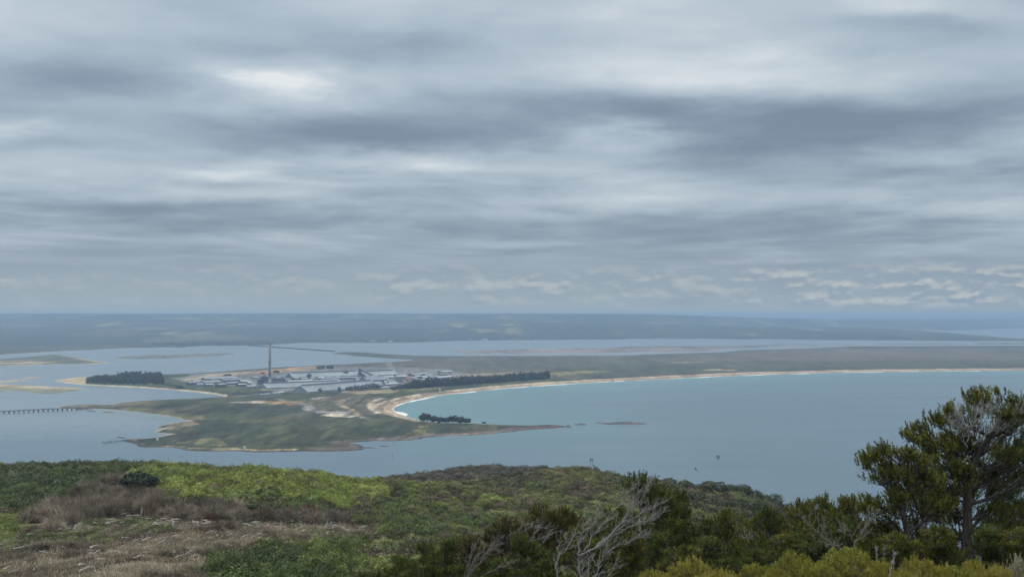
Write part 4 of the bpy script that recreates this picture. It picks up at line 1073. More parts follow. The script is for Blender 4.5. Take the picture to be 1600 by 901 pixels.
source('scrub_b0', *dome(330, 800, 1.1), M['scrub_leaf'])                                            # 5 taller
source('scrub_c0', *sticks(340), M['scrub_twig']); source('scrub_c1', *twigdome(341), M['scrub_twig'])       # 6,7 bare sticks
source('scrub_d0', *sticks(350, 60, 1.3, .45, .7, .02, .5), M['scrub_twig']); source('scrub_d1', *sticks(351, 50, 1.5, .30, 1.4, .022, .6), M['scrub_twig'])  # 8,9 low litter
source('scrub_e0', *sticks(360, 70, 1.0, .6, .45, .02, .4), M['scrub_leaf'])                          # 10 grass tuft
def gn_instances(name, pts, rot, scl, pick, tint):
    me = bpy.data.meshes.new(name)
    me.vertices.add(len(pts)); me.vertices.foreach_set('co', np.asarray(pts, np.float32).ravel())
    def at_(nm, ty, data, key):
        a = me.attributes.new(nm, ty, 'POINT'); a.data.foreach_set(key, np.asarray(data).ravel())
    at_('rot', 'FLOAT_VECTOR', np.asarray(rot, np.float32), 'vector'); at_('scl', 'FLOAT_VECTOR', np.asarray(scl, np.float32), 'vector')
    at_('pick', 'INT', np.asarray(pick, np.int32), 'value')
    cc = np.ones((len(pts), 4), np.float32); cc[:, :3] = tint
    at_('tint', 'FLOAT_COLOR', cc, 'color')
    o = link(name, me)
    ng = bpy.data.node_groups.new(name + '_scatter', 'GeometryNodeTree')
    ng.interface.new_socket('Geometry', in_out='INPUT', socket_type='NodeSocketGeometry'); ng.interface.new_socket('Geometry', in_out='OUTPUT', socket_type='NodeSocketGeometry')
    nn = ng.nodes; gi = nn.new('NodeGroupInput'); go = nn.new('NodeGroupOutput')
    ci = nn.new('GeometryNodeCollectionInfo'); ci.inputs['Collection'].default_value = tcol
    ci.inputs['Separate Children'].default_value = True; ci.inputs['Reset Children'].default_value = True
    ip = nn.new('GeometryNodeInstanceOnPoints'); ip.inputs['Pick Instance'].default_value = True
    def named(nm, ty):
        q = nn.new('GeometryNodeInputNamedAttribute'); q.data_type = ty; q.inputs[0].default_value = nm; return q.outputs[0]
    L = ng.links
    L.new(gi.outputs[0], ip.inputs['Points']); L.new(ci.outputs[0], ip.inputs['Instance'])
    L.new(named('pick', 'INT'), ip.inputs['Instance Index']); L.new(named('rot', 'FLOAT_VECTOR'), ip.inputs['Rotation']); L.new(named('scl', 'FLOAT_VECTOR'), ip.inputs['Scale'])
    L.new(ip.outputs[0], go.inputs[0])
    md = o.modifiers.new('scatter', 'NODES'); md.node_group = ng
    return o

# ------------------------------------------------------------------ scrub: where it grows
rng = np.random.default_rng(11)
NP = 121000
pxr = rng.uniform(-140, 1740, NP)
Dr = np.sqrt(rng.uniform(75 ** 2, 620 ** 2, NP))
XS2 = 26000; pxr[:XS2] = rng.uniform(-60, 640, XS2); Dr[:XS2] = np.sqrt(rng.uniform(150 ** 2, 330 ** 2, XS2))
X = (pxr - 800) / F * Dr; Y = Dr; ZG = hgt(X, Y)
qx, qy = proj(X, Y, ZG + 1.2)
jx = (fbm(X / 9, Y / 16, 211, 3) - .5) * 36; jy = (fbm(X / 9, Y / 16, 212, 3) - .5) * 12
ux, uy = qx + jx, qy + jy
reg = np.zeros(NP, int)                                   # 0 mixed scrub
TANGL = [(40, 806), (90, 778), (150, 750), (185, 741), (222, 752), (245, 772), (262, 792), (200, 796), (130, 806), (80, 822)]
for k_, P in ((7, BACKR), (8, TOPG), (3, MOUND), (4, LBACK), (6, FRONTG), (5, LGRASS), (1, SLASH), (2, TANGLE), (2, TANGL)): reg[inpoly(ux, uy, P)] = k_
keep = np.ones(NP, bool)
dens = np.where(Dr < 150, 0.5, 1.0)
leafreg = (reg == 0) | (reg == 3) | (reg == 4) | (reg == 6) | (reg == 7)
keep &= rng.random(NP) < dens * np.where(leafreg, np.where(Dr > 330, .42, .34), 1.0)
keep &= ~((reg == 5) & (rng.random(NP) < .2))
big_n = fbm(X / 26, Y / 40, 213, 4); sm_n = fbm(X / 7, Y / 7, 214, 3); r1 = rng.random(NP); r2 = rng.random(NP)
tint = np.zeros((NP, 3)); pick = np.zeros(NP, int); sc3 = np.ones((NP, 3))
YG = np.array((0.165, 0.190, 0.045)); MG = np.array((0.088, 0.118, 0.036)); DG = np.array((0.042, 0.060, 0.026)); BR = np.array((0.105, 0.082, 0.056)); GY = np.array((0.228, 0.192, 0.144)); OL = np.array((0.125, 0.128, 0.050))
LT = np.array((0.215, 0.180, 0.124)); RD_ = np.array((0.13, 0.078, 0.055))
def setr(mk, tn, pk, sx, sz):
    c = int(mk.sum())
    if c == 0: return
    tint[mk] = tn if np.ndim(tn) == 2 else np.tile(tn, (c, 1))
    pick[mk] = rng.choice(pk, c)
    e_ = np.clip(np.exp(rng.normal(0, .30, c)), .5, 1.9); s = (sx[0] + sx[1]) * .5 * e_; h = (sz[0] + sz[1]) * .5 * np.clip(e_ ** .7 * np.exp(rng.normal(0, .18, c)), .5, 1.7)
    sc3[mk] = np.stack([s * rng.uniform(.85, 1.2, c), s * rng.uniform(.85, 1.2, c), h], 1)
def lerp(a, b, t): return a[None] * (1 - t[:, None]) + b[None] * t[:, None]
LEAFY = [0, 1, 2, 3, 4]
mk = reg == 0
v_ = np.clip((big_n[mk] - .36) / .26, 0, 1); tn = lerp(MG * .85, YG * .9, v_); q = sm_n[mk] > .54; tn[q] = OL * .95; q = (r1[mk] < .16) | (fbm(X / 13, Y / 22, 251, 3)[mk] > .66); tn[q] = BR * .95; q = (r1[mk] > .93); tn[q] = DG
setr(mk, tn, LEAFY, (1.1, 3.0), (1.2, 3.4))
mk = reg == 3
v_ = np.clip((big_n[mk] - .30) / .2, 0, 1); tn = lerp(MG, YG * 1.12, v_); q = (sm_n[mk] > .66); tn[q] = OL; q = r1[mk] < .05; tn[q] = BR
setr(mk, tn, LEAFY, (1.0, 2.8), (1.4, 3.2))
mk = reg == 4
v_ = np.clip((big_n[mk] - .35) / .3, 0, 1); tn = lerp(DG * 1.1, MG * .95, v_); q = sm_n[mk] > .62; tn[q] = OL * .7; q = r1[mk] < .06; tn[q] = BR
setr(mk, tn, LEAFY, (1.0, 3.0), (1.4, 3.2))
mk = reg == 6
tn = lerp(MG * .75, YG * .7, np.clip((big_n[mk] - .4) / .2, 0, 1)); q = r1[mk] < .2; tn[q] = DG
setr(mk, tn, LEAFY + [5], (.9, 2.0), (1.2, 2.8))
mk = reg == 7
v_ = np.clip((big_n[mk] - .34) / .3, 0, 1); tn = lerp(np.array((0.070, 0.078, 0.040)), OL * 1.0, v_); q = sm_n[mk] > .58; tn[q] = BR * .9; q = r1[mk] < .08; tn[q] = YG * .8
setr(mk, tn, LEAFY, (1.2, 3.4), (1.2, 2.8))
mk = reg == 8
tn = lerp(np.array((0.075, 0.070, 0.058)), np.array((0.125, 0.112, 0.100)), r2[mk])
setr(mk, tn, LEAFY + [6, 7], (1.2, 2.0), (1.2, 2.2))
mk = reg == 2
tn = lerp(GY * .42, GY * 1.3, np.clip((fbm(X / 5, Y / 9, 231, 3)[mk] - .34) / .3, 0, 1) * .7 + .3 * r2[mk]); q = (fbm(X / 9, Y / 14, 232, 3)[mk] > .58) & (r1[mk] < .7); tn[q] = BR * 1.25; q = r1[mk] > .94; tn[q] = RD_
tn *= 1.30; tn[ux[mk] > 235] *= .80; iL = inpoly(ux[mk], uy[mk], TANGL); tn[iL] = tn[iL] * .5 + GY * np.exp(rng.normal(0, .25, (int(iL.sum()), 1))) * .55
setr(mk, tn, [6, 7, 7, 7], (.9, 2.3), (1.0, 3.6))
keep &= ~(mk & (fbm(X / 7, Y / 10, 241, 3) < .44))
q = np.where(mk)[0]; q = q[(rng.random(len(q)) < .5) & (fbm(X / 14, Y / 20, 233, 3)[q] > .52)]; pick[q] = 0; tint[q] = BR * .8; sc3[q] = np.array((1.2, 1.2, 1.7))
mk = reg == 5
tn = lerp(MG * 1.1, YG * .75, r2[mk])
setr(mk, tn, [10], (.9, 1.5), (.7, 1.4))
mk = reg == 1
tn = lerp(LT * .6, LT * 1.25, r2[mk]); q = r1[mk] < .12; tn[q] = RD_ * 1.0; q = r1[mk] > .90; tn[q] = GY * 1.3
wr_ = fbm((X - .30 * Y) / 3.2, Y / 45, 261, 3)[mk]; tn *= np.clip(.80 + 3.0 * (wr_ - .36), .65, 1.8)[:, None]; q = (wr_ > .58) & (r2[mk] < .5); tn[q] = GY * 1.5
setr(mk, tn, [8, 9, 8], (.7, 1.5), (.6, 1.9))
q = np.where(mk & (fbm(X / 16, Y / 22, 204, 4) > .60) & (rng.random(NP) < .25))[0]; pick[q] = rng.choice([0, 1, 10], len(q)); tint[q] = lerp(MG, OL, rng.random(len(q))); sc3[q] = rng.uniform(.6, 1.3, (len(q), 1)) * np.array((1, 1, .9))
q = np.where(mk & (fbm(X / 12, Y / 16, 219, 4) > .60) & (rng.random(NP) < .4))[0]; pick[q] = rng.choice([6, 7], len(q)); tint[q] = lerp(BR * 1.2, GY * 1.15, rng.random(len(q))); sc3[q] = rng.uniform(.9, 1.5, (len(q), 1)) * np.array((1, 1, 1.2))
near = Dr < 150
nq_ = near & (reg == 0); tint[nq_] = lerp(DG * .9, MG * .8, r2[nq_])
keep &= ~(near & (pxr > 560) & (Dr < 100) & (r1 < .5))
# dead sticks scattered through the living scrub
q = np.where((reg == 0) | (reg == 7))[0]; q = q[rng.random(len(q)) < .08]; pick[q] = 6; tint[q] = GY * .9; sc3[q] = rng.uniform(1.2, 2.2, (len(q), 1)) * np.array((.9, .9, 1.3))
rot = np.zeros((NP, 3)); rot[:, 2] = rng.uniform(0, 6.283, NP); rot[:, 0] = rng.normal(0, .12, NP); rot[:, 1] = rng.normal(0.10, .12, NP)
tint *= np.clip(np.exp(rng.normal(0, .36, (NP, 1))), .4, 1.9)
P = np.stack([X, Y, ZG - .25], 1)
keep &= ~((np.arange(NP) < XS2) & (reg != 1) & ~((reg == 2) & inpoly(ux, uy, TANGL)))
# thin the hidden far slope
vis = (qy < 985) & (Dr < 575)
keep &= vis
# single bushes one can pick out are objects of their own: choose them, and leave the rest to the mass
KINDS = []
def choose(mask, cnt, seed):
    idx = np.where(mask & keep & (qx > 5) & (qx < 1595))[0]
    rs = np.random.default_rng(seed); rs.shuffle(idx)
    got = []
    for i in idx:
        if len(got) >= cnt: break
        if all((P[i, 0] - P[j, 0]) ** 2 + (P[i, 1] - P[j, 1]) ** 2 > 20 for j in got): got.append(i)
    keep[got] = False
    return got
lum = tint.sum(1); isleaf = pick <= 5
SINGLE = [
 ('scrub_bush', 'rounded yellow green bush standing out on the bright mound of scrub', 'bush', 'yellow green bushes on the bright mound', choose((reg == 3) & isleaf & (lum > .34), 34, 1), YG * 1.15, 1.15),
 ('scrub_bush', 'dark green rounded bush low on the scrubby back slope at the left hill', 'bush', 'dark bushes on the left back slope', choose((reg == 4) & isleaf, 26, 2), DG * 1.15, 1.15),
 ('scrub_bush', 'olive wind clipped bush among the scrub between mound and pines', 'bush', 'olive bushes between mound and pines', choose((reg == 0) & isleaf & (qx > 540) & (qx < 900) & (qy < 880), 40, 3), OL * 1.05, 1.2),
 ('scrub_bush', 'bright green wind clipped bush among the scrub between mound and pines', 'bush', 'bright green bushes between mound and pines', choose((reg == 0) & isleaf & (qx > 540) & (qx < 860) & (qy < 890) & (lum > .28), 36, 4), np.array((0.12, 0.165, 0.045)), 1.2),
 ('brown_bush', 'brown rounded bush on the far side of the scrubby dip', 'bush', 'brown bushes beyond the dip', choose((reg == 7) & (qy > 752), 22, 5), np.array((0.085, 0.066, 0.050)), 1.5),
 ('scrub_bush', 'leafy green bush at the lower edge of the cleared slope', 'bush', 'green bushes below the cleared slope', choose((reg == 6) & (qy < 900), 22, 6), MG * .9, 1.15),
]
scr = gn_instances('scrub', P[keep], rot[keep], sc3[keep], pick[keep], tint[keep])
tag(scr, 'dense wind clipped scrub, dead sticks and litter covering the hillside', 'scrub', kind='stuff')
print('scrub points', int(keep.sum()))
for si, (nm, lbl, cat, grp, idx, c, mul) in enumerate(SINGLE):
    c = np.asarray(c)
    mt = leafmat('bush_leaf_%d' % si, tuple(c * .8), tuple(c * 1.25), 0.22, 0.8)
    mes = [mesh(nm, *dome(400 + si * 7 + q, 900, .66 if nm == 'scrub_bush' else .9, (.035, .08)), mt) for q in range(3)]
    for j, i in enumerate(idx):
        o = link(nm, mes[j % 3], None, None, P[i])
        o.rotation_euler = rot[i]
        s = sc3[i] if pick[i] <= 5 else np.array((1.8, 1.8, 1.8))
        o.scale = tuple(np.clip(s, 1.0, 3) * mul)
        tag(o, lbl, cat, grp)

# one dark bush, a reddish bush and a spike on the skyline
M['dark_leaf'] = leafmat('dark_leaf', (0.018, 0.028, 0.016), (0.036, 0.050, 0.026), 0.12, 0.6)
M['red_leaf'] = leafmat('red_leaf', (0.07, 0.032, 0.022), (0.11, 0.05, 0.032), 0.12, 0.6)
M['ridge_leaf'] = leafmat('ridge_leaf', (0.042, 0.048, 0.024), (0.088, 0.086, 0.044), 0.15, 0.5)
def hill_tree(name, px, D, h, wdt, seed, lbl, grp, cat, lf, nq=520, sink=.3):
    e = far_tree(name, ground(px, D) - Vector((0, 0, sink)), h, wdt, seed, lbl, grp, cat, lf, int(nq * 2.4), .48); return e
hill_tree('evergreen_bush', 221, 322, 5.2, 9.5, 501, 'broad dark evergreen bush on the skyline left of the bright mound', None, 'bush', 'dark_leaf', 900)
hill_tree('evergreen_bush', 207, 326, 3.6, 6.0, 502, 'smaller dark bush leaning against the broad dark evergreen', None, 'bush', 'dark_leaf')
hill_tree('evergreen_bush', 118, 404, 4.6, 2.2, 503, 'tiny dark spike of a bush alone on the left skyline', None, 'bush', 'dark_leaf', 200)
hill_tree('red_bush', 440, 345, 3.0, 4.5, 504, 'small reddish brown bush on the crest of the bright mound', None, 'bush', 'red_leaf', 260)
rt = random.Random(8)
RIDGE = [(1048, 505, 4.0, 8), (1068, 500, 4.4, 8), (1088, 505, 4.6, 9), (1106, 500, 5.0, 9), (1124, 498, 5.2, 9), (1142, 500, 5.0, 9), (1160, 502, 5.0, 9), (1180, 505, 5.4, 8), (1196, 508, 4.6, 8), (1226, 512, 4.2, 7),
         (1040, 470, 4.0, 8), (1062, 462, 4.2, 9), (1084, 466, 4.4, 9), (1104, 458, 4.4, 9), (1128, 455, 4.8, 9), (1150, 460, 4.6, 9), (1172, 462, 4.6, 9), (1194, 468, 4.6, 9), (1216, 472, 4.4, 9),
         (1050, 425, 4.2, 9), (1078, 420, 4.4, 9), (1104, 416, 4.4, 9), (1130, 414, 4.6, 9), (1158, 418, 4.6, 9), (1184, 424, 4.6, 9), (1212, 430, 4.6, 9), (1090, 380, 4.2, 8), (1120, 376, 4.2, 8), (1150, 378, 4.4, 8), (1180, 380, 4.4, 8), (1060, 384, 4.2, 8)]
for i, (x, D, h, wd) in enumerate(RIDGE): hill_tree('ridge_tree', x + rt.uniform(-5, 5), D, h * rt.uniform(.9, 1.15), wd * rt.uniform(.85, 1.1), 520 + i, 'dark round topped tree on the shoulder where the ridge drops to the sea', 'round topped trees on the ridge shoulder', 'tree', 'ridge_leaf')
hill_tree('ridge_tree', 1211, 508, 7.2, 6.5, 560, 'rounded tree with bare stems, last on the ridge before open sea', None, 'tree', 'ridge_leaf', 500)

# bleached branches on the cleared slope
M['bleached'] = barkmat('bleached_wood', (0.42, 0.39, 0.35), (0.72, 0.69, 0.64), 5.0)
fm = []
for k_ in range(6):
    rb = random.Random(60 + k_); b = MB()
    p = [Vector((-1.2 + 2.4 * i / 5, rb.uniform(-.12, .12), .14 + rb.uniform(-.06, .14) + (.25 * (i / 5) if k_ % 2 else 0))) for i in range(6)]
    b.tube(p, [.085, .08, .07, .06, .045, .02], 6)
    for q in range(rb.randint(1, 3)):
        i = rb.randint(1, 4); e = p[i] + Vector((rb.uniform(.2, .7), rb.uniform(-.6, .6), rb.uniform(.05, .5)))
        b.tube([p[i], (p[i] + e) / 2 + Vector((0, 0, .05)), e], [.05, .035, .012], 5)
    fm.append(mesh('fallen_branch', np.concatenate(b.v), b.f, M['bleached']))
idx = np.where(((reg == 1) | inpoly(ux, uy, TANGL)) & (qx > 2) & (qx < 600) & (qy < 896))[0]
rs = np.random.default_rng(3)
clus = [(120, 825), (55, 845), (210, 800), (180, 812), (270, 812), (310, 812), (330, 808), (350, 830), (180, 850), (150, 855), (300, 858), (440, 816), (420, 812), (480, 818), (520, 812), (545, 820), (30, 805), (60, 800), (135, 865), (95, 815), (380, 828), (250, 835)]
wgt = np.zeros(len(idx))
for cx_, cy_ in clus: wgt += np.exp(-((qx[idx] - cx_) / 22) ** 2 - ((qy[idx] - cy_) / 4) ** 2)
wgt = wgt + .09; idx = rs.choice(idx, 250, replace=False, p=wgt / wgt.sum())
for j, i in enumerate(idx):
    o = link('fallen_branch', fm[j % 6], None, None, (X[i], Y[i], ZG[i] + .42))
    s = rs.uniform(.25, .9)
    o.scale = (s, s, s); o.rotation_euler = (rs.normal(0, .25), rs.normal(0, .22), rs.normal(0.35, .7))
    tag(o, 'bleached fallen branch lying in the litter of the cleared slope', 'branch', 'bleached branches on the cleared slope')
def stub(px, py_, lbl, h, lean):
    i = int(np.argmin((qx - px) ** 2 + ((qy - py_) * 3) ** 2 + 1e6 * (reg != 1)))
    b = MB().tube([(0, 0, -.1), (lean * .4, 0, h * .5), (lean, .05, h)], [.16, .13, .07], 7)
    b.tube([(lean * .4, 0, h * .5), (lean * .4 + .4, .1, h * .85)], [.07, .03], 5)
    tag(b.build('dead_stump', M['bleached'], None, (X[i], Y[i], ZG[i])), lbl, 'stump')
stub(271, 859, 'pale yellowish stump standing low on the cleared slope', 1.2, .2)
stub(273, 814, 'short pale stump below the grey tangle of dead sticks', 1.3, -.1)
stub(507, 819, 'forked pale stump at the right end of the cleared slope', 1.8, .5)
stub(225, 790, 'thin pale stump at the foot of the grey tangle', 2.0, .1)
# ------------------------------------------------------------------ pines
M['needle_dark'] = leafmat('needle_dark', (0.040, 0.060, 0.010), (0.108, 0.128, 0.020), 0.18, 2.0, 'vertex')
M['needle_mid'] = leafmat('needle_mid', (0.060, 0.074, 0.012), (0.175, 0.168, 0.028), 0.18, 2.0, 'vertex')
M['needle_olive'] = leafmat('needle_olive', (0.060, 0.056, 0.010), (0.150, 0.118, 0.024), 0.18, 2.0, 'vertex')
M['needle_brown'] = leafmat('needle_brown', (0.056, 0.050, 0.018), (0.115, 0.094, 0.036), 0.18, 2.0, 'vertex')
M['dry_twig'] = barkmat('dry_twig', (0.13, 0.115, 0.10), (0.30, 0.275, 0.25), 8.0)
M['silver_wood'] = barkmat('silver_wood', (0.17, 0.16, 0.148), (0.42, 0.405, 0.385), 5.0)
def bez(a, b, c, n_=6):
    t = np.linspace(0, 1, n_)[:, None]
    return (1 - t) ** 2 * a + 2 * t * (1 - t) * b + t ** 2 * c
class Tubes:
    """many thin tubes at once"""
    def __init__(s): s.V = []; s.F = []; s.n = 0
    def add(s, pts, rad, k=5):
        pts = np.asarray(pts, float); m_ = len(pts); rad = np.broadcast_to(rad, (m_,)) if np.ndim(rad) == 0 else np.asarray(rad)
        d = np.gradient(pts, axis=0); d /= np.linalg.norm(d, axis=1)[:, None] + 1e-9
        a = np.cross(d, np.array((0.31, 0.87, 0.38))); a /= np.linalg.norm(a, axis=1)[:, None] + 1e-9; b = np.cross(d, a)
        th = np.arange(k) * 2 * np.pi / k
        V = pts[:, None, :] + (a[:, None, :] * np.cos(th)[None, :, None] + b[:, None, :] * np.sin(th)[None, :, None]) * rad[:, None, None]
        i = np.arange(m_ - 1)[:, None] * k + np.arange(k)[None, :]; i2 = np.arange(m_ - 1)[:, None] * k + (np.arange(k)[None, :] + 1) % k
        s.F.append(np.stack([i, i2, i2 + k, i + k], -1).reshape(-1, 4) + s.n); s.V.append(V.reshape(-1, 3)); s.n += m_ * k
    def mesh(s, name, mat): return mesh(name, np.concatenate(s.V), np.concatenate(s.F), mat, smooth=True)
def tufts(P, A, rng, K=26, L=(.07, .125), w_=.013, shoot=.20, fan=.75):
    n_ = len(P)
    A = A / (np.linalg.norm(A, axis=1)[:, None] + 1e-9)
    D = A[:, None, :] * 0.85 + rng.normal(size=(n_, K, 3)) * fan
    D /= np.linalg.norm(D, axis=2)[..., None]
    B = P[:, None, :] + A[:, None, :] * rng.uniform(-.5, 1, (n_, K, 1)) * shoot
    ln = rng.uniform(L[0], L[1], (n_, K, 1))
    S = np.cross(D, rng.normal(size=D.shape)); S /= np.linalg.norm(S, axis=2)[..., None] + 1e-9
    V = np.stack([B - S * w_, B + S * w_, B + D * ln], 2).reshape(-1, 3)
    t_ = np.exp(rng.normal(0, .42, (n_, 1, 1, 1))) * np.array((.72, .72, 1.30)).reshape(1, 1, 3, 1) * np.ones((n_, K, 3, 3))
    return V, np.arange(len(V)).reshape(-1, 3), np.clip(t_, .3, 2.4).reshape(-1, 3)
def pine_meshes(trunk, trad, lobes, seed, needle, dens=1.0, bare=0.35, tl=1.0, up=0.8):
    """trunk: points; lobes: (x, y, z, rx, ry, rz) foliage masses; returns the trunk-and-limbs mesh, the dry twigs, the needles"""
    rng = np.random.default_rng(seed)
    tb = Tubes(); tw = Tubes(); PP = []; AA = []
    T = np.array(trunk, float)
    tt = np.linspace(0, 1, 40); cs = np.concatenate([[0], np.cumsum(np.linalg.norm(np.diff(T, axis=0), axis=1))]); cs /= cs[-1]
    TR = np.stack([np.interp(tt, cs, T[:, i]) for i in range(3)], 1); TR[:, :2] += (fbm(tt * 5, tt * 0 + seed, seed, 3)[:, None] - .5) * trad * 1.2
    rr = trad * (1 - tt * .72)
    tb.add(TR, rr, 9)
    for (x, y, z, rx, ry, rz) in lobes:
        c = np.array((x, y, z))
        hd = np.hypot(TR[:, 0] - x, TR[:, 1] - y)
        want = z - 0.55 * hd - rz * .4
        i = int(np.argmin(np.abs(TR[:, 2] - want) + .15 * hd)); i = max(3, i)
        a = TR[i]; dlt = c - a; Lm = np.linalg.norm(dlt)
        midp = a + dlt * .5 + np.array((0, 0, -.10 * Lm)) + rng.normal(size=3) * .06 * Lm
        limb = bez(a, midp, c, 9); limb[1:-1] += rng.normal(size=(7, 3)) * .018 * Lm
        r0 = min(rr[i] * .62, .022 + .020 * Lm); tb.add(limb, np.linspace(r0, .014, 9), 6)
        vol = rx * ry * rz
        ns = int(np.clip(26 * vol ** .62 * dens + 7, 8, 90))
        for q in range(ns):
            t0 = rng.uniform(.25, 1.0); s = limb[min(8, int(t0 * 8))]
            d = rng.normal(size=3); d /= np.linalg.norm(d); d[2] = d[2] * .85 + .12
            e = c + d * np.array((rx, ry, rz)) * rng.uniform(.72, 1.05)
            if e[2] < 0.1: e[2] = rng.uniform(.1, .4)
            m_ = (s + e) / 2 + np.array((0, 0, -.08 * np.linalg.norm(e - s))) + rng.normal(size=3) * .05
            br = bez(s, m_, e, 6); tb.add(br, np.linspace(.016, .007, 6), 4)
            for b_ in range(2):
                s2 = br[rng.integers(1, 4)]; e2 = s2 + (br[-1] - br[0]) * .28 + rng.normal(size=3) * .20
                tw.add(bez(s2, (s2 + e2) / 2 + rng.normal(size=3) * .04, e2, 4), np.linspace(.009, .004, 4), 3)
            if d[2] < -.35 and rng.random() < bare: continue
            ax = (e - br[3]); ax /= np.linalg.norm(ax) + 1e-9; ax = ax * .55 + np.array((0, 0, up))
            nt_ = int(6 * tl + rng.integers(0, 4))
            off = rng.normal(size=(nt_, 3)) * np.array((.115, .115, .075))
            along = rng.uniform(.70, 1.02, nt_)[:, None]
            PP.append(br[2] + (e - br[2]) * along + off); AA.append(ax + rng.normal(size=(nt_, 3)) * .22)
    V, f, tv = tufts(np.concatenate(PP), np.concatenate(AA), rng)
    return tb.mesh('trunk', M['bark']), tw.mesh('dry_twigs', M['dry_twig']), mesh('crown', V, f, M[needle], tv)
def plant_pine(ms, loc, rz, scl, lbl, grp='pines below the lookout', name='pine_tree', cat='pine'):
    e = empty(name, loc, rz, lbl, cat, grp); e.scale = scl if hasattr(scl, '__len__') else (scl,) * 3
    link('trunk', ms[0], None, e); link('crown', ms[2], None, e); link('twigs', ms[1], None, e)
    return e

def px_lobes(lobes, bx, by, D, seed, ydep=1.0):
    """foliage masses read off the photograph for one tree at depth D: pixel centre and half sizes to metres from its foot"""
    rng = np.random.default_rng(seed); s = D / F; out_ = []
    for L in lobes:
        cx, cy, rx, ry = L[:4]; yo = L[4] if len(L) > 4 else rng.uniform(-.6, .6) * ydep
        out_.append(((cx - bx) * s, yo, (by - cy) * s, rx * s, max(rx * s * .8, .4), ry * s))
    return out_
def foot(px, D, sink=.25):
    g = ground(px, D); q = proj(g.x, g.y, g.z); g.z -= sink
    return g, float(q[1])

# the big wind bent pine at the right
D = 45.0; g, by = foot(1506, D); s = D / F
LB = [(1523, 618, 26, 14), (1552, 616, 28, 15), (1590, 622, 26, 15), (1620, 640, 30, 18), (1500, 640, 22, 12), (1476, 634, 10, 10), (1466, 650, 12, 8),
      (1585, 650, 40, 16), (1630, 670, 34, 18), (1560, 640, 30, 14),
      (1440, 666, 15, 13), (1430, 684, 22, 13), (1462, 690, 30, 16), (1500, 690, 32, 16), (1488, 672, 20, 11),
      (1416, 672, 7, 9), (1555, 702, 30, 12), (1590, 706, 34, 13), (1625, 712, 30, 14),
      (1470, 722, 36, 15), (1440, 738, 32, 14), (1500, 730, 26, 13), (1480, 752, 34, 13), (1455, 770, 30, 11), (1520, 765, 14, 10),
      (1550, 752, 26, 9, 1.2), (1590, 764, 34, 10, 1.4), (1560, 790, 28, 9), (1600, 800, 40, 16), (1545, 815, 34, 14), (1590, 830, 40, 16), (1630, 780, 30, 22),
      (1505, 655, 34, 16, .8), (1535, 690, 34, 16, .9), (1480, 705, 34, 18, .8), (1520, 742, 26, 16, 1.0), (1560, 728, 34, 14, 1.0), (1490, 770, 34, 16, 1.1), (1450, 756, 26, 14, 1.0), (1600, 740, 40, 16, 1.2), (1515, 790, 30, 16, 1.4), (1560, 872, 60, 16, 1.0), (1470, 866, 50, 16, 1.0), (1610, 690, 40, 16, 1.0), (1575, 665, 30, 12, 1.0),
      (1500, 812, 26, 14, 1.6), (1530, 845, 40, 16, .9), (1590, 855, 40, 14, .6), (1480, 840, 34, 16, 1.3), (1470, 800, 22, 12, 1.2)]
trunk = [((x - 1506) * s, 0.0, (by - y) * s) for x, y in ((1506, by + 8), (1507, 840), (1508, 790), (1510, 755), (1516, 725), (1528, 696), (1546, 668), (1570, 645), (1592, 628))]
ms = pine_meshes(trunk, .24, px_lobes(LB, 1506, by, D, 1), 701, 'needle_mid', 1.15, .5, 1.1)
plant_pine(ms, g, 0, 1, 'tallest pine, wind bent with broken layered crown, at the right edge over the bushes')
# second stem left of it
D = 43.0; g, by = foot(1416, D); s = D / F
LB = [(1354, 702, 12, 10), (1372, 694, 14, 11), (1352, 716, 10, 8), (1394, 700, 20, 13), (1420, 706, 22, 13), (1402, 722, 26, 12), (1440, 715, 20, 12), (1380, 728, 18, 10), (1430, 738, 26, 12), (1462, 742, 20, 12),
      (1362, 774, 16, 10), (1386, 768, 14, 8), (1350, 786, 10, 8), (1412, 764, 22, 10), (1446, 776, 22, 9), (1476, 784, 18, 8),
      (1410, 740, 26, 14, .8), (1436, 756, 26, 12, .8), (1380, 742, 18, 10, .8), (1425, 790, 30, 12, .9), (1390, 798, 22, 10, .9), (1455, 800, 30, 14, .9), (1416, 822, 30, 12, 1.0), (1400, 868, 44, 14, .9), (1450, 872, 44, 14, .9), (1380, 820, 22, 9, .8), (1450, 824, 30, 12, .9), (1410, 846, 34, 12, .9), (1460, 852, 34, 12, .8), (1372, 848, 26, 11, .8)]
trunk = [((x - 1416) * s, 0.0, (by - y) * s) for x, y in ((1417, by + 8), (1416, 850), (1415, 815), (1408, 785), (1396, 765), (1388, 748), (1390, 730), (1404, 716))]
ms = pine_meshes(trunk, .17, px_lobes(LB, 1416, by, D, 2), 702, 'needle_mid', 1.15, .5, 1.1)
plant_pine(ms, g, 0, 1, 'many stemmed pine leaning left, in front of the tallest pine')
# third, behind at the frame edge
D = 52.0; g, by = foot(1566, D); s = D / F
LB = [(1555, 700, 22, 10), (1600, 694, 30, 13), (1630, 730, 34, 16), (1540, 742, 22, 9), (1585, 748, 26, 12), (1560, 770, 24, 10), (1610, 772, 30, 12), (1545, 798, 26, 12), (1590, 810, 34, 14), (1560, 835, 40, 16), (1620, 836, 40, 20), (1600, 862, 50, 14)]
trunk = [((x - 1566) * s, 0.0, (by - y) * s) for x, y in ((1566, by + 8), (1562, 820), (1560, 780), (1563, 745), (1572, 720), (1590, 704))]
ms = pine_meshes(trunk, .17, px_lobes(LB, 1566, by, D, 3), 703, 'needle_dark', 1.2, .5, 1.0)
plant_pine(ms, g, 0, 1, 'darker pine standing close behind the tallest pine')

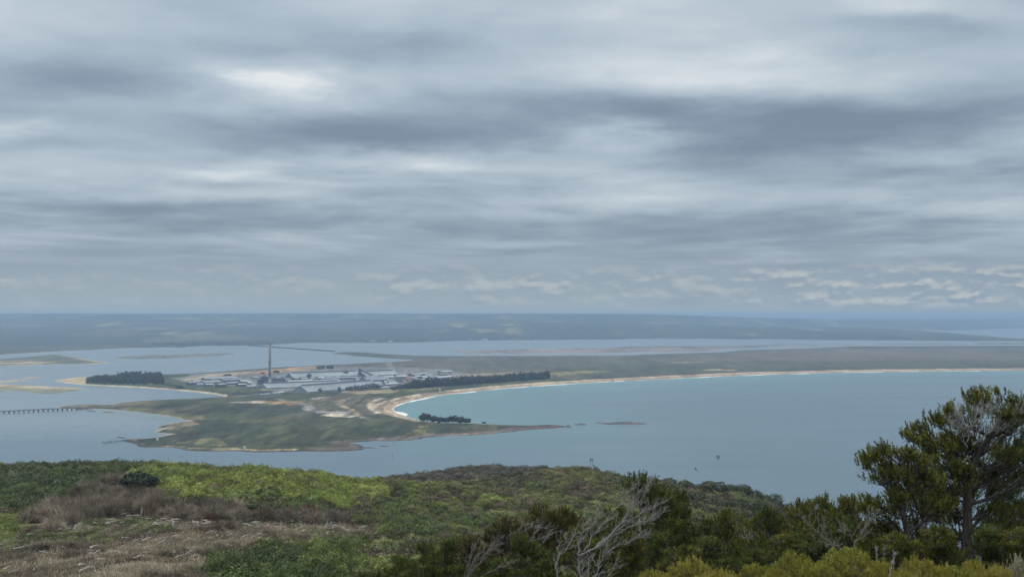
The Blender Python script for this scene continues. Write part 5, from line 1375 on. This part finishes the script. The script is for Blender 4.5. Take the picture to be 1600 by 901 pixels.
# the lower belt of pines: a few grown once, then copied
def belt(seed, needle, shape, h=5.0, wdt=2.4, nl=16):
    rng = np.random.default_rng(seed); L = []
    for i in range(nl):
        f_ = (i + rng.uniform(.2, .8)) / nl
        th = rng.uniform(0, 6.283)
        if shape == 'cone': z = h * (.16 + .8 * f_); r = wdt * (1.05 - .78 * f_) * rng.uniform(.25, .8)
        elif shape == 'umbrella': z = h * (.62 + .30 * rng.random() ** 1.4); r = wdt * np.sqrt(1 - ((z / h - .62) / .42) ** 2) * rng.uniform(.1, .95)
        else: z = h * (.20 + .72 * f_); r = wdt * math.sin(math.pi * (.18 + .70 * f_)) * rng.uniform(.2, .85)
        rx = wdt * rng.uniform(.24, .40) * (1.1 if shape == 'umbrella' else 1.0)
        L.append((r * math.cos(th) + .12 * z, r * math.sin(th), z, rx, rx, rx * rng.uniform(.5, .75)))
    top = h * (.93 if shape != 'umbrella' else .8)
    L.append((.12 * h, 0, top, wdt * .2, wdt * .2, wdt * .2))
    tr = [(0, 0, -.5), (.03 * h, .05, h * .25), (.07 * h, -.05, h * .5), (.11 * h, 0, h * (.88 if shape != 'umbrella' else .72))]
    return pine_meshes(tr, .13, L, seed, needle, 1.15, .4, 1.15)
PT = {'a': belt(811, 'needle_dark', 'cone'), 'b': belt(812, 'needle_mid', 'round'), 'c': belt(813, 'needle_dark', 'round', 5.0, 2.7, 18), 'd': belt(814, 'needle_olive', 'umbrella', 5.0, 3.0, 18),
      'e': belt(815, 'needle_brown', 'cone', 5.0, 2.2), 'f': belt(816, 'needle_mid', 'cone', 5.0, 2.5, 18)}
BELT = [  # kind, px of the stem, py of the top, depth, width factor, label
 ('a', 706, 838, 74, 1.0, 'dark pine with two pointed tops, above the bottom left end of the belt'),
 ('c', 672, 850, 78, 1.0, 'dark pine left of the one with pointed tops'),
 ('a', 636, 874, 84, 1.0, 'low dark pine tapering into the green scrub'),
 ('c', 596, 888, 88, 1.0, 'lowest dark pine, outermost of the belt towards the cleared slope'),
 ('e', 778, 812, 70, 1.15, 'brownish pine with dead grey branches on its windward side'),
 ('e', 752, 838, 66, .9, 'smaller brownish pine behind bare grey twigs'),
 ('c', 824, 836, 66, .8, 'deep green pine between the brownish pine and the umbrella pine'),
 ('d', 862, 779, 92, 1.0, 'olive umbrella shaped pine with rounded top over bare stems'),
 ('b', 900, 830, 66, .7, 'small green pine top just left of the silver dead tree'),
 ('b', 952, 793, 80, .9, 'green pine behind the upper twigs of the silver dead tree'),
 ('c', 1018, 743, 74, 1.35, 'tall dark pine right behind the leaning silver dead tree'),
 ('c', 1050, 768, 76, .9, 'dark pine at the right flank of the tall one behind the dead tree'),
 ('f', 978, 836, 56, .6, 'bright tipped pine tuft under the silver branches'),
 ('c', 1090, 812, 78, 1.0, 'low green pine in the dip right of the tall dark pine'),
 ('f', 1130, 800, 84, 1.0, 'green pine, highest in the dip below the ridge shoulder'),
 ('b', 1172, 806, 80, .95, 'green pine in front of the ridge shoulder trees'),
 ('c', 1208, 793, 76, .9, 'dark pine standing before the last ridge trees'),
 ('f', 1246, 783, 70, .8, 'upright green pine where the ridge meets the sea'),
 ('b', 1286, 776, 64, .75, 'green pine with upright shoots seen against the sea'),
 ('f', 1330, 778, 58, .7, 'green pine over the grey fallen limbs, left of the leaning pine'),
 ('c', 1300, 806, 56, .8, 'dark pine behind the grey fallen limbs'),
 ('b', 1062, 850, 58, .8, 'low pine above the yellow green bushes, nearest the silver tree'),
 ('a', 1118, 838, 62, .9, 'low dark pine in the middle of the belt above the bushes'),
 ('c', 1176, 846, 58, .8, 'low bushy pine above the middle bushes'),
 ('b', 1232, 836, 56, .8, 'low green pine left of the grey fallen limbs'),
 ('a', 1020, 838, 60, .8, 'dark low pine behind the foot of the silver dead tree'),
 ('c', 850, 862, 62, .8, 'dark pine low in the frame left of the silver dead tree'),
 ('a', 790, 872, 60, .8, 'low dark pine below the brownish pine'),
 ('c', 730, 882, 64, .8, 'dark low pine beneath the bare grey twigs'),
 ('c', 930, 872, 66, .9, 'shaded pine behind the stems of the silver dead tree'),
 ('e', 1360, 822, 50, .6, 'shaded brown pine at the foot of the leaning pine'),
 ('f', 1456, 822, 40, .55, 'shaded low pine hiding the foot of the many stemmed pine'),
 ('a', 1526, 824, 40, .55, 'shaded low pine hiding the foot of the tallest pine'),
 ('f', 1592, 826, 40, .6, 'shaded low pine at the right frame edge under the tallest pine'),
 ('f', 1398, 832, 40, .5, 'shaded low pine left of the foot of the many stemmed pine'),
 ('c', 1276, 842, 50, .7, 'shaded low pine behind the large bush'),
]
rb = random.Random(77)
for kd, px, py_, D, wf, lbl in BELT:
    g = ground(px, D); X_, Y_, d_ = ray(px, py_); ztop = EYE + float(d_ / Y_) * D
    h = max(1.8, ztop - g.z)
    sz = h / 5.15; sx = wf * (1.12 if h > 3.5 else .95)
    plant_pine(PT[kd], g, rb.uniform(-.5, .5) if kd in 'd' else rb.uniform(0, 6.28), (sx, sx, sz), lbl)

# ------------------------------------------------------------------ dead silver trees
def dead_tree(lbl, D, fx, fy, stems, seed, twig=1.0, mat='silver_wood', rscale=1.0, grp='dead silver trees among the pines', wind=(.62, .0, .75)):
    """stems: list of (pixel polyline, radius m); twigs fan out with the wind"""
    rng = np.random.default_rng(seed); s = D / F
    base = atd(fx, fy, D)
    e = empty('dead_tree', base, 0, lbl, 'dead tree', grp)
    tb = Tubes(); tw = Tubes(); wv = np.array(wind)
    for line, r in stems:
        yo = rng.uniform(-.25, .25)
        P_ = np.array([((x - fx) * s, yo * i / len(line), (fy - y) * s) for i, (x, y) in enumerate(line)])
        t = np.linspace(0, 1, len(P_)); tt = np.linspace(0, 1, 14)
        Q = np.stack([np.interp(tt, t, P_[:, i]) for i in range(3)], 1); Q[1:-1] += rng.normal(size=(12, 3)) * .035
        rad = np.linspace(r * .58, max(.007, r * .14), 14) * rscale
        tb.add(Q, rad, 7)
        L = np.linalg.norm(Q[-1] - Q[0])
        for k_ in range(int(13 * twig * (L / 1.5) ** .8) + 2):
            i = rng.integers(3, 14); a = Q[i]; d = Q[i] - Q[i - 1]; d /= np.linalg.norm(d)
            d = d * .6 + wv * .6 + rng.normal(size=3) * .42; d /= np.linalg.norm(d)
            ln = rng.uniform(.20, .62) * min(1, L / 1.4)
            c = a + d * ln * .5 + rng.normal(size=3) * .05; b_ = a + d * ln + wv * .12 * ln + rng.normal(size=3) * .08
            br = bez(a, c, b_, 6); tb.add(br, np.linspace(min(rad[i] * .6, .012), .0045, 6), 5)
            for q in range(int(5 * twig)):
                j = rng.integers(1, 6); d2 = d * .6 + wv * .4 + rng.normal(size=3) * .5; d2 /= np.linalg.norm(d2)
                e2 = br[j] + d2 * rng.uniform(.15, .5) * ln
                tw.add(bez(br[j], (br[j] + e2) / 2 + rng.normal(size=3) * .03, e2, 4), np.linspace(.006, .0035, 4), 4)
    off = tb.n
    if tw.V:
        tb.F += [f_ + off for f_ in tw.F]; tb.V += tw.V; tb.n += tw.n
    link('trunk', tb.mesh('trunk', M[mat]), None, e)
    return e
dead_tree('big silver dead tree whose bare limbs fan up towards the tall dark pine', 55, 905, 925, [
    ([(908, 925), (906, 896), (904, 868)], .11), ([(904, 868), (928, 858), (953, 838), (976, 812), (990, 784), (997, 764)], .075),
    ([(904, 868), (906, 848), (912, 826), (916, 815)], .045), ([(912, 862), (926, 838), (944, 818), (968, 790), (984, 768)], .05),
    ([(930, 857), (960, 832), (985, 814), (1012, 798), (1030, 788)], .055), ([(953, 838), (985, 800), (1005, 776), (1012, 758)], .045),
    ([(948, 842), (990, 822), (1020, 812), (1040, 800)], .04), ([(916, 930), (930, 902), (941, 870), (950, 852)], .07), ([(941, 870), (966, 852), (990, 842), (1008, 838)], .04),
    ([(906, 848), (922, 826), (932, 810), (940, 802)], .035)], 31, 1.5)
dead_tree('thin silver dead tree with crooked trunk, left of the big silver one', 52, 873, 925, [
    ([(874, 925), (871, 896), (868, 884), (874, 868), (886, 858), (893, 842), (897, 834)], .06), ([(874, 868), (871, 852), (876, 842)], .03), ([(870, 884), (864, 872)], .03), ([(886, 858), (900, 852), (908, 846)], .025), ([(880, 862), (884, 846), (882, 836)], .025)], 32, .9, rscale=1.05)
dead_tree('pair of white bare poles beneath the big silver dead tree', 53, 925, 930, [
    ([(922, 930), (921, 900), (920, 874), (916, 862)], .04), ([(914, 930), (911, 898), (910, 880)], .04), ([(921, 905), (934, 896), (950, 890), (962, 886)], .03), ([(932, 884), (924, 868), (920, 858)], .03), ([(930, 930), (952, 898), (964, 880)], .035)], 33, .5)
dead_tree('grey dead limbs raking up beside the brownish pine', 58, 728, 925, [
    ([(722, 920), (732, 892), (744, 872), (756, 856)], .045), ([(728, 900), (748, 880), (766, 860), (786, 850)], .035), ([(724, 908), (734, 876), (738, 858)], .03), ([(745, 905), (775, 888), (806, 880)], .03), ([(735, 885), (760, 862), (780, 842)], .028)], 34, 1.0, mat='dry_twig')
dead_tree('tangle of pale dead twigs under the olive umbrella pine', 84, 800, 850, [
    ([(800, 850), (806, 834), (816, 822), (826, 818)], .05), ([(796, 838), (803, 826), (812, 814)], .035), ([(830, 846), (836, 832), (842, 820)], .04), ([(806, 834), (830, 822), (850, 824)], .035), ([(812, 846), (838, 842), (858, 836)], .03), ([(842, 852), (852, 842), (860, 828)], .03)], 35, 1.0)
dead_tree('pale dead twigs poking out left of the pointed pine top', 80, 722, 872, [([(718, 872), (720, 856), (726, 842), (732, 832)], .04), ([(720, 860), (730, 850), (738, 838)], .03), ([(728, 872), (732, 858), (731, 846)], .03), ([(716, 862), (714, 850), (718, 842)], .025)], 36, .9)
dead_tree('grey fallen limbs with a forked dead stem before the pines by the large bush', 42, 1334, 872, [
    ([(1334, 872), (1338, 850), (1348, 832), (1358, 814), (1360, 802)], .05), ([(1322, 860), (1296, 846), (1272, 824), (1252, 806)], .05), ([(1338, 852), (1328, 838), (1312, 826), (1300, 818)], .03), ([(1326, 858), (1300, 850), (1274, 846)], .03),
    ([(1345, 838), (1352, 836), (1360, 826)], .03), ([(1290, 840), (1286, 826), (1292, 812)], .025)], 37, .9, mat='dry_twig', rscale=.85)
dead_tree('small leaning dead limb low in the belt of pines', 60, 1166, 852, [([(1166, 852), (1172, 840), (1184, 832)], .03), ([(1170, 846), (1160, 836), (1152, 830)], .025)], 38, .6, mat='dry_twig')
dead_tree('single bare grey branch sticking out above the low pines', 60, 1180, 862, [([(1180, 868), (1172, 846), (1163, 832)], .035), ([(1172, 846), (1180, 838)], .02)], 39, .4)
dead_tree('grey twigs on the upper windward side of the tallest pine', 44.2, 1500, 700, [
    ([(1512, 700), (1500, 672), (1494, 652), (1496, 640)], .03), ([(1528, 690), (1530, 660), (1540, 640)], .03), ([(1534, 684), (1556, 662), (1580, 646), (1600, 640)], .03), ([(1510, 690), (1516, 664), (1528, 644)], .03), ([(1520, 694), (1546, 676), (1572, 668), (1598, 664)], .03),
    ([(1506, 690), (1488, 668), (1480, 655)], .022)], 40, 1.8, rscale=1.0)

# ------------------------------------------------------------------ bushes at the lookout's edge
def near_bush(seed, c1, c2, ns=1100, rx=.62, h=.95, mt=None):
    rng = np.random.default_rng(seed)
    tb = Tubes(); PP = []; NN = []; SS = []
    for i in range(ns):
        th = rng.uniform(0, 6.283); ph = math.acos(rng.uniform(.02, 1)); k = .86 + .26 * vnoise(np.array([math.cos(th) * 2.2 + 9 + seed]), np.array([math.sin(th) * 2.2 + ph * 2.5]), seed)[0]
        d = np.array((math.sin(ph) * math.cos(th), math.sin(ph) * math.sin(th), math.cos(ph)))
        tip = d * np.array((rx, rx, h * .62)) * k * rng.uniform(.90, 1.01) + np.array((0, 0, h * .38))
        s = np.array((d[0] * .1, d[1] * .1, .05)) + (tip - np.array((0, 0, 0))) * .45
        ax = d * .95 + np.array((0, 0, .30)) + rng.normal(size=3) * .30; ax /= np.linalg.norm(ax)
        L = rng.uniform(.04, .085); e = tip; b0 = tip - ax * L
        if i % 3 == 0: tb.add(bez(s, (s + b0) / 2, b0, 4), np.linspace(.006, .003, 4), 3)
        nl = 20
        t = rng.uniform(0, 1.05, nl)[:, None]
        r_ = rng.normal(size=(nl, 3)); r_ -= (r_ @ ax)[:, None] * ax; r_ /= np.linalg.norm(r_, axis=1)[:, None] + 1e-9
        PP.append(b0 + ax * t * L + r_ * .016); NN.append(r_ * .8 + rng.normal(size=(nl, 3)) * .5); SS.append(rng.uniform(.009, .017, nl))
    P_ = np.concatenate(PP); Nn = np.concatenate(NN); Nn /= np.linalg.norm(Nn, axis=1)[:, None]
    V, f = leafquads(P_, Nn, np.concatenate(SS), rng, .5)
    return tb.mesh('stems', M['dry_twig']), mesh('leaves', V, f, mt)
mt1 = leafmat('bush_leaf_olive', (0.190, 0.170, 0.036), (0.390, 0.330, 0.085), .25, 5.0)
mt2 = leafmat('bush_leaf_green', (0.155, 0.160, 0.030), (0.330, 0.300, 0.068), .25, 5.0)
mt3 = leafmat('bush_leaf_pale', (0.22, 0.20, 0.13), (0.44, 0.41, 0.33), .2, 5.0)
NB = {'o': near_bush(901, 0, 0, mt=mt1), 'g': near_bush(902, 0, 0, 1200, mt=mt2), 'p': near_bush(903, 0, 0, 900, mt=mt3), 'q': near_bush(904, 0, 0, 1000, mt=mt1)}
for kd, px, ytop, D, wpx, lbl in [
 ('o', 1020, 887, 15.5, 34, 'low olive bush, first in the row along the bottom'),
 ('q', 1075, 874, 16, 46, 'rounded olive bush with fine twigs, below the low pines'),
 ('o', 1128, 886, 15, 36, 'low olive bush right of the rounded one with fine twigs'),
 ('g', 1180, 884, 15.5, 38, 'low green olive bush before the gap left of the large bush'),
 ('g', 1240, 866, 16.5, 42, 'rounded bush left of the large yellow green one'),
 ('g', 1316, 859, 15.5, 62, 'largest yellow green bush, under the grey fallen limbs'),
 ('o', 1372, 872, 15, 34, 'bush on the right flank of the largest one'),
 ('q', 1432, 873, 16, 40, 'olive bush below the many stemmed pine'),
 ('o', 1474, 878, 16.5, 34, 'low mottled bush between the two stems of pine'),
 ('q', 1520, 877, 16, 36, 'mottled olive bush right under the tallest pine'),
 ('o', 1556, 880, 15, 34, 'olive bush second from the right end of the row'),
 ('p', 1584, 872, 15.5, 28, 'pale seeded bush at the right end of the row'),
 ('o', 1625, 876, 15, 40, 'olive bush cut by the right frame edge'),
 ('g', 1276, 880, 13.5, 40, 'low bush in front of the largest one'),
 ('o', 1406, 890, 13, 36, 'low olive bush in front, beside the dry stalk'),
 ('q', 1210, 892, 13.2, 36, 'lowest olive bush at the bottom middle of the row'),
 ('g', 1500, 892, 13.2, 40, 'low green bush at the bottom under the mottled ones'),
 ('o', 1096, 896, 13.2, 36, 'lowest bush at the bottom left of the row')]:
    g = ground(px, D); X_, Y_, d_ = ray(px, ytop); zt = EYE + float(d_ / Y_) * D
    h = max(.5, zt - g.z + .12)
    e = empty('heath_bush', g - Vector((0, 0, .06)), rb.uniform(0, 6.28), lbl, 'bush', 'bushes along the edge of the lookout')
    sx = wpx / F * D / .62 * 1.18
    e.scale = (sx, sx, h / .98)
    st_, lv = NB[kd]; link('stems', st_, None, e); link('leaves', lv, None, e)
for lbl, x, yb, yt, D, ln in (('pale feathery dead stalk above the right flank of the largest bush', 1372, 884, 856, 15.2, -.02), ('second feathery dead stalk, thinner and taller', 1380, 884, 852, 15.4, .02), ('dry pale stalk leaning right between the bushes', 1386, 899, 866, 13.6, .10), ('short dead stalk beside the leaning one', 1396, 884, 862, 15.0, .0)):
    b_ = atd(x, yb, D); t_ = atd(x, yt, D); h = t_.z - b_.z; tb = Tubes(); rg = np.random.default_rng(int(x))
    p = bez(np.array((0, 0, -.2)), np.array((ln * .4, 0, h * .5)), np.array((ln, 0, h)), 7); tb.add(p, np.linspace(.006, .003, 7), 4)
    for q in range(26):
        i = rg.integers(2, 7); e = p[i] + np.array((rg.normal() * .02, rg.normal() * .02, rg.uniform(.01, .045))); tb.add(np.array([p[i], (p[i] + e) / 2, e]), np.array((.003, .0025, .0015)), 3)
    tag(link('dead_stalk', tb.mesh('dead_stalk', M['silver_wood']), None, None, b_), lbl, 'stalk')

# ------------------------------------------------------------------ birds
M['feather'] = mottled('dark_feathers', (0.018, 0.017, 0.018), 0.2, 20, 0.7, 0.3)
def bird(lbl, loc, span, wl, wr, heading, mat):
    """one continuous body: loft from tail to beak with both wings drawn out of its sides"""
    s = span / 2
    me = bpy.data.meshes.new('flying_bird')
    vs = [(0, -.62, .02), (0, -.42, .02), (0, -.15, 0), (0, .12, .01), (0, .30, .04), (0, .44, .05), (0, .54, .03)]
    rs = [(.16, .015), (.07, .04), (.12, .11), (.11, .11), (.065, .07), (.07, .065), (.012, .012)]
    ed = [(i, i + 1) for i in range(6)]
    for sg, w_ in ((-1, wl), (1, wr)):
        n0 = len(vs)
        vs += [(sg * .32, .10, w_ * .20), (sg * .62, .02, w_ * .42), (sg * 1.0, -.16, w_ * .62)]; rs += [(.13, .02), (.11, .014), (.03, .008)]
        ed += [(3, n0), (n0, n0 + 1), (n0 + 1, n0 + 2)]
    me.from_pydata([(x * s, y * s, z * s) for x, y, z in vs], ed, []); me.update()
    o = link('flying_bird', me, mat, None, loc)
    md = o.modifiers.new('skin', 'SKIN')
    for v_, r in zip(me.skin_vertices[0].data, rs): v_.radius = (r[0] * s, r[1] * s)
    me.skin_vertices[0].data[3].use_root = True
    md2 = o.modifiers.new('sub', 'SUBSURF'); md2.levels = 2; md2.render_levels = 2
    o.rotation_euler = heading
    return tag(o, lbl, 'bird', 'birds in flight')
bird('black bird gliding low over the sea beyond the dark pines', atd(1087, 732.5, 60), .46, .35, .35, (R(35), R(45), R(25)), M['feather'])
bird('tiny far bird high in the clouded sky', atd(708, 246, 150), .34, .4, .3, (0, R(10), R(80)), M['feather'])
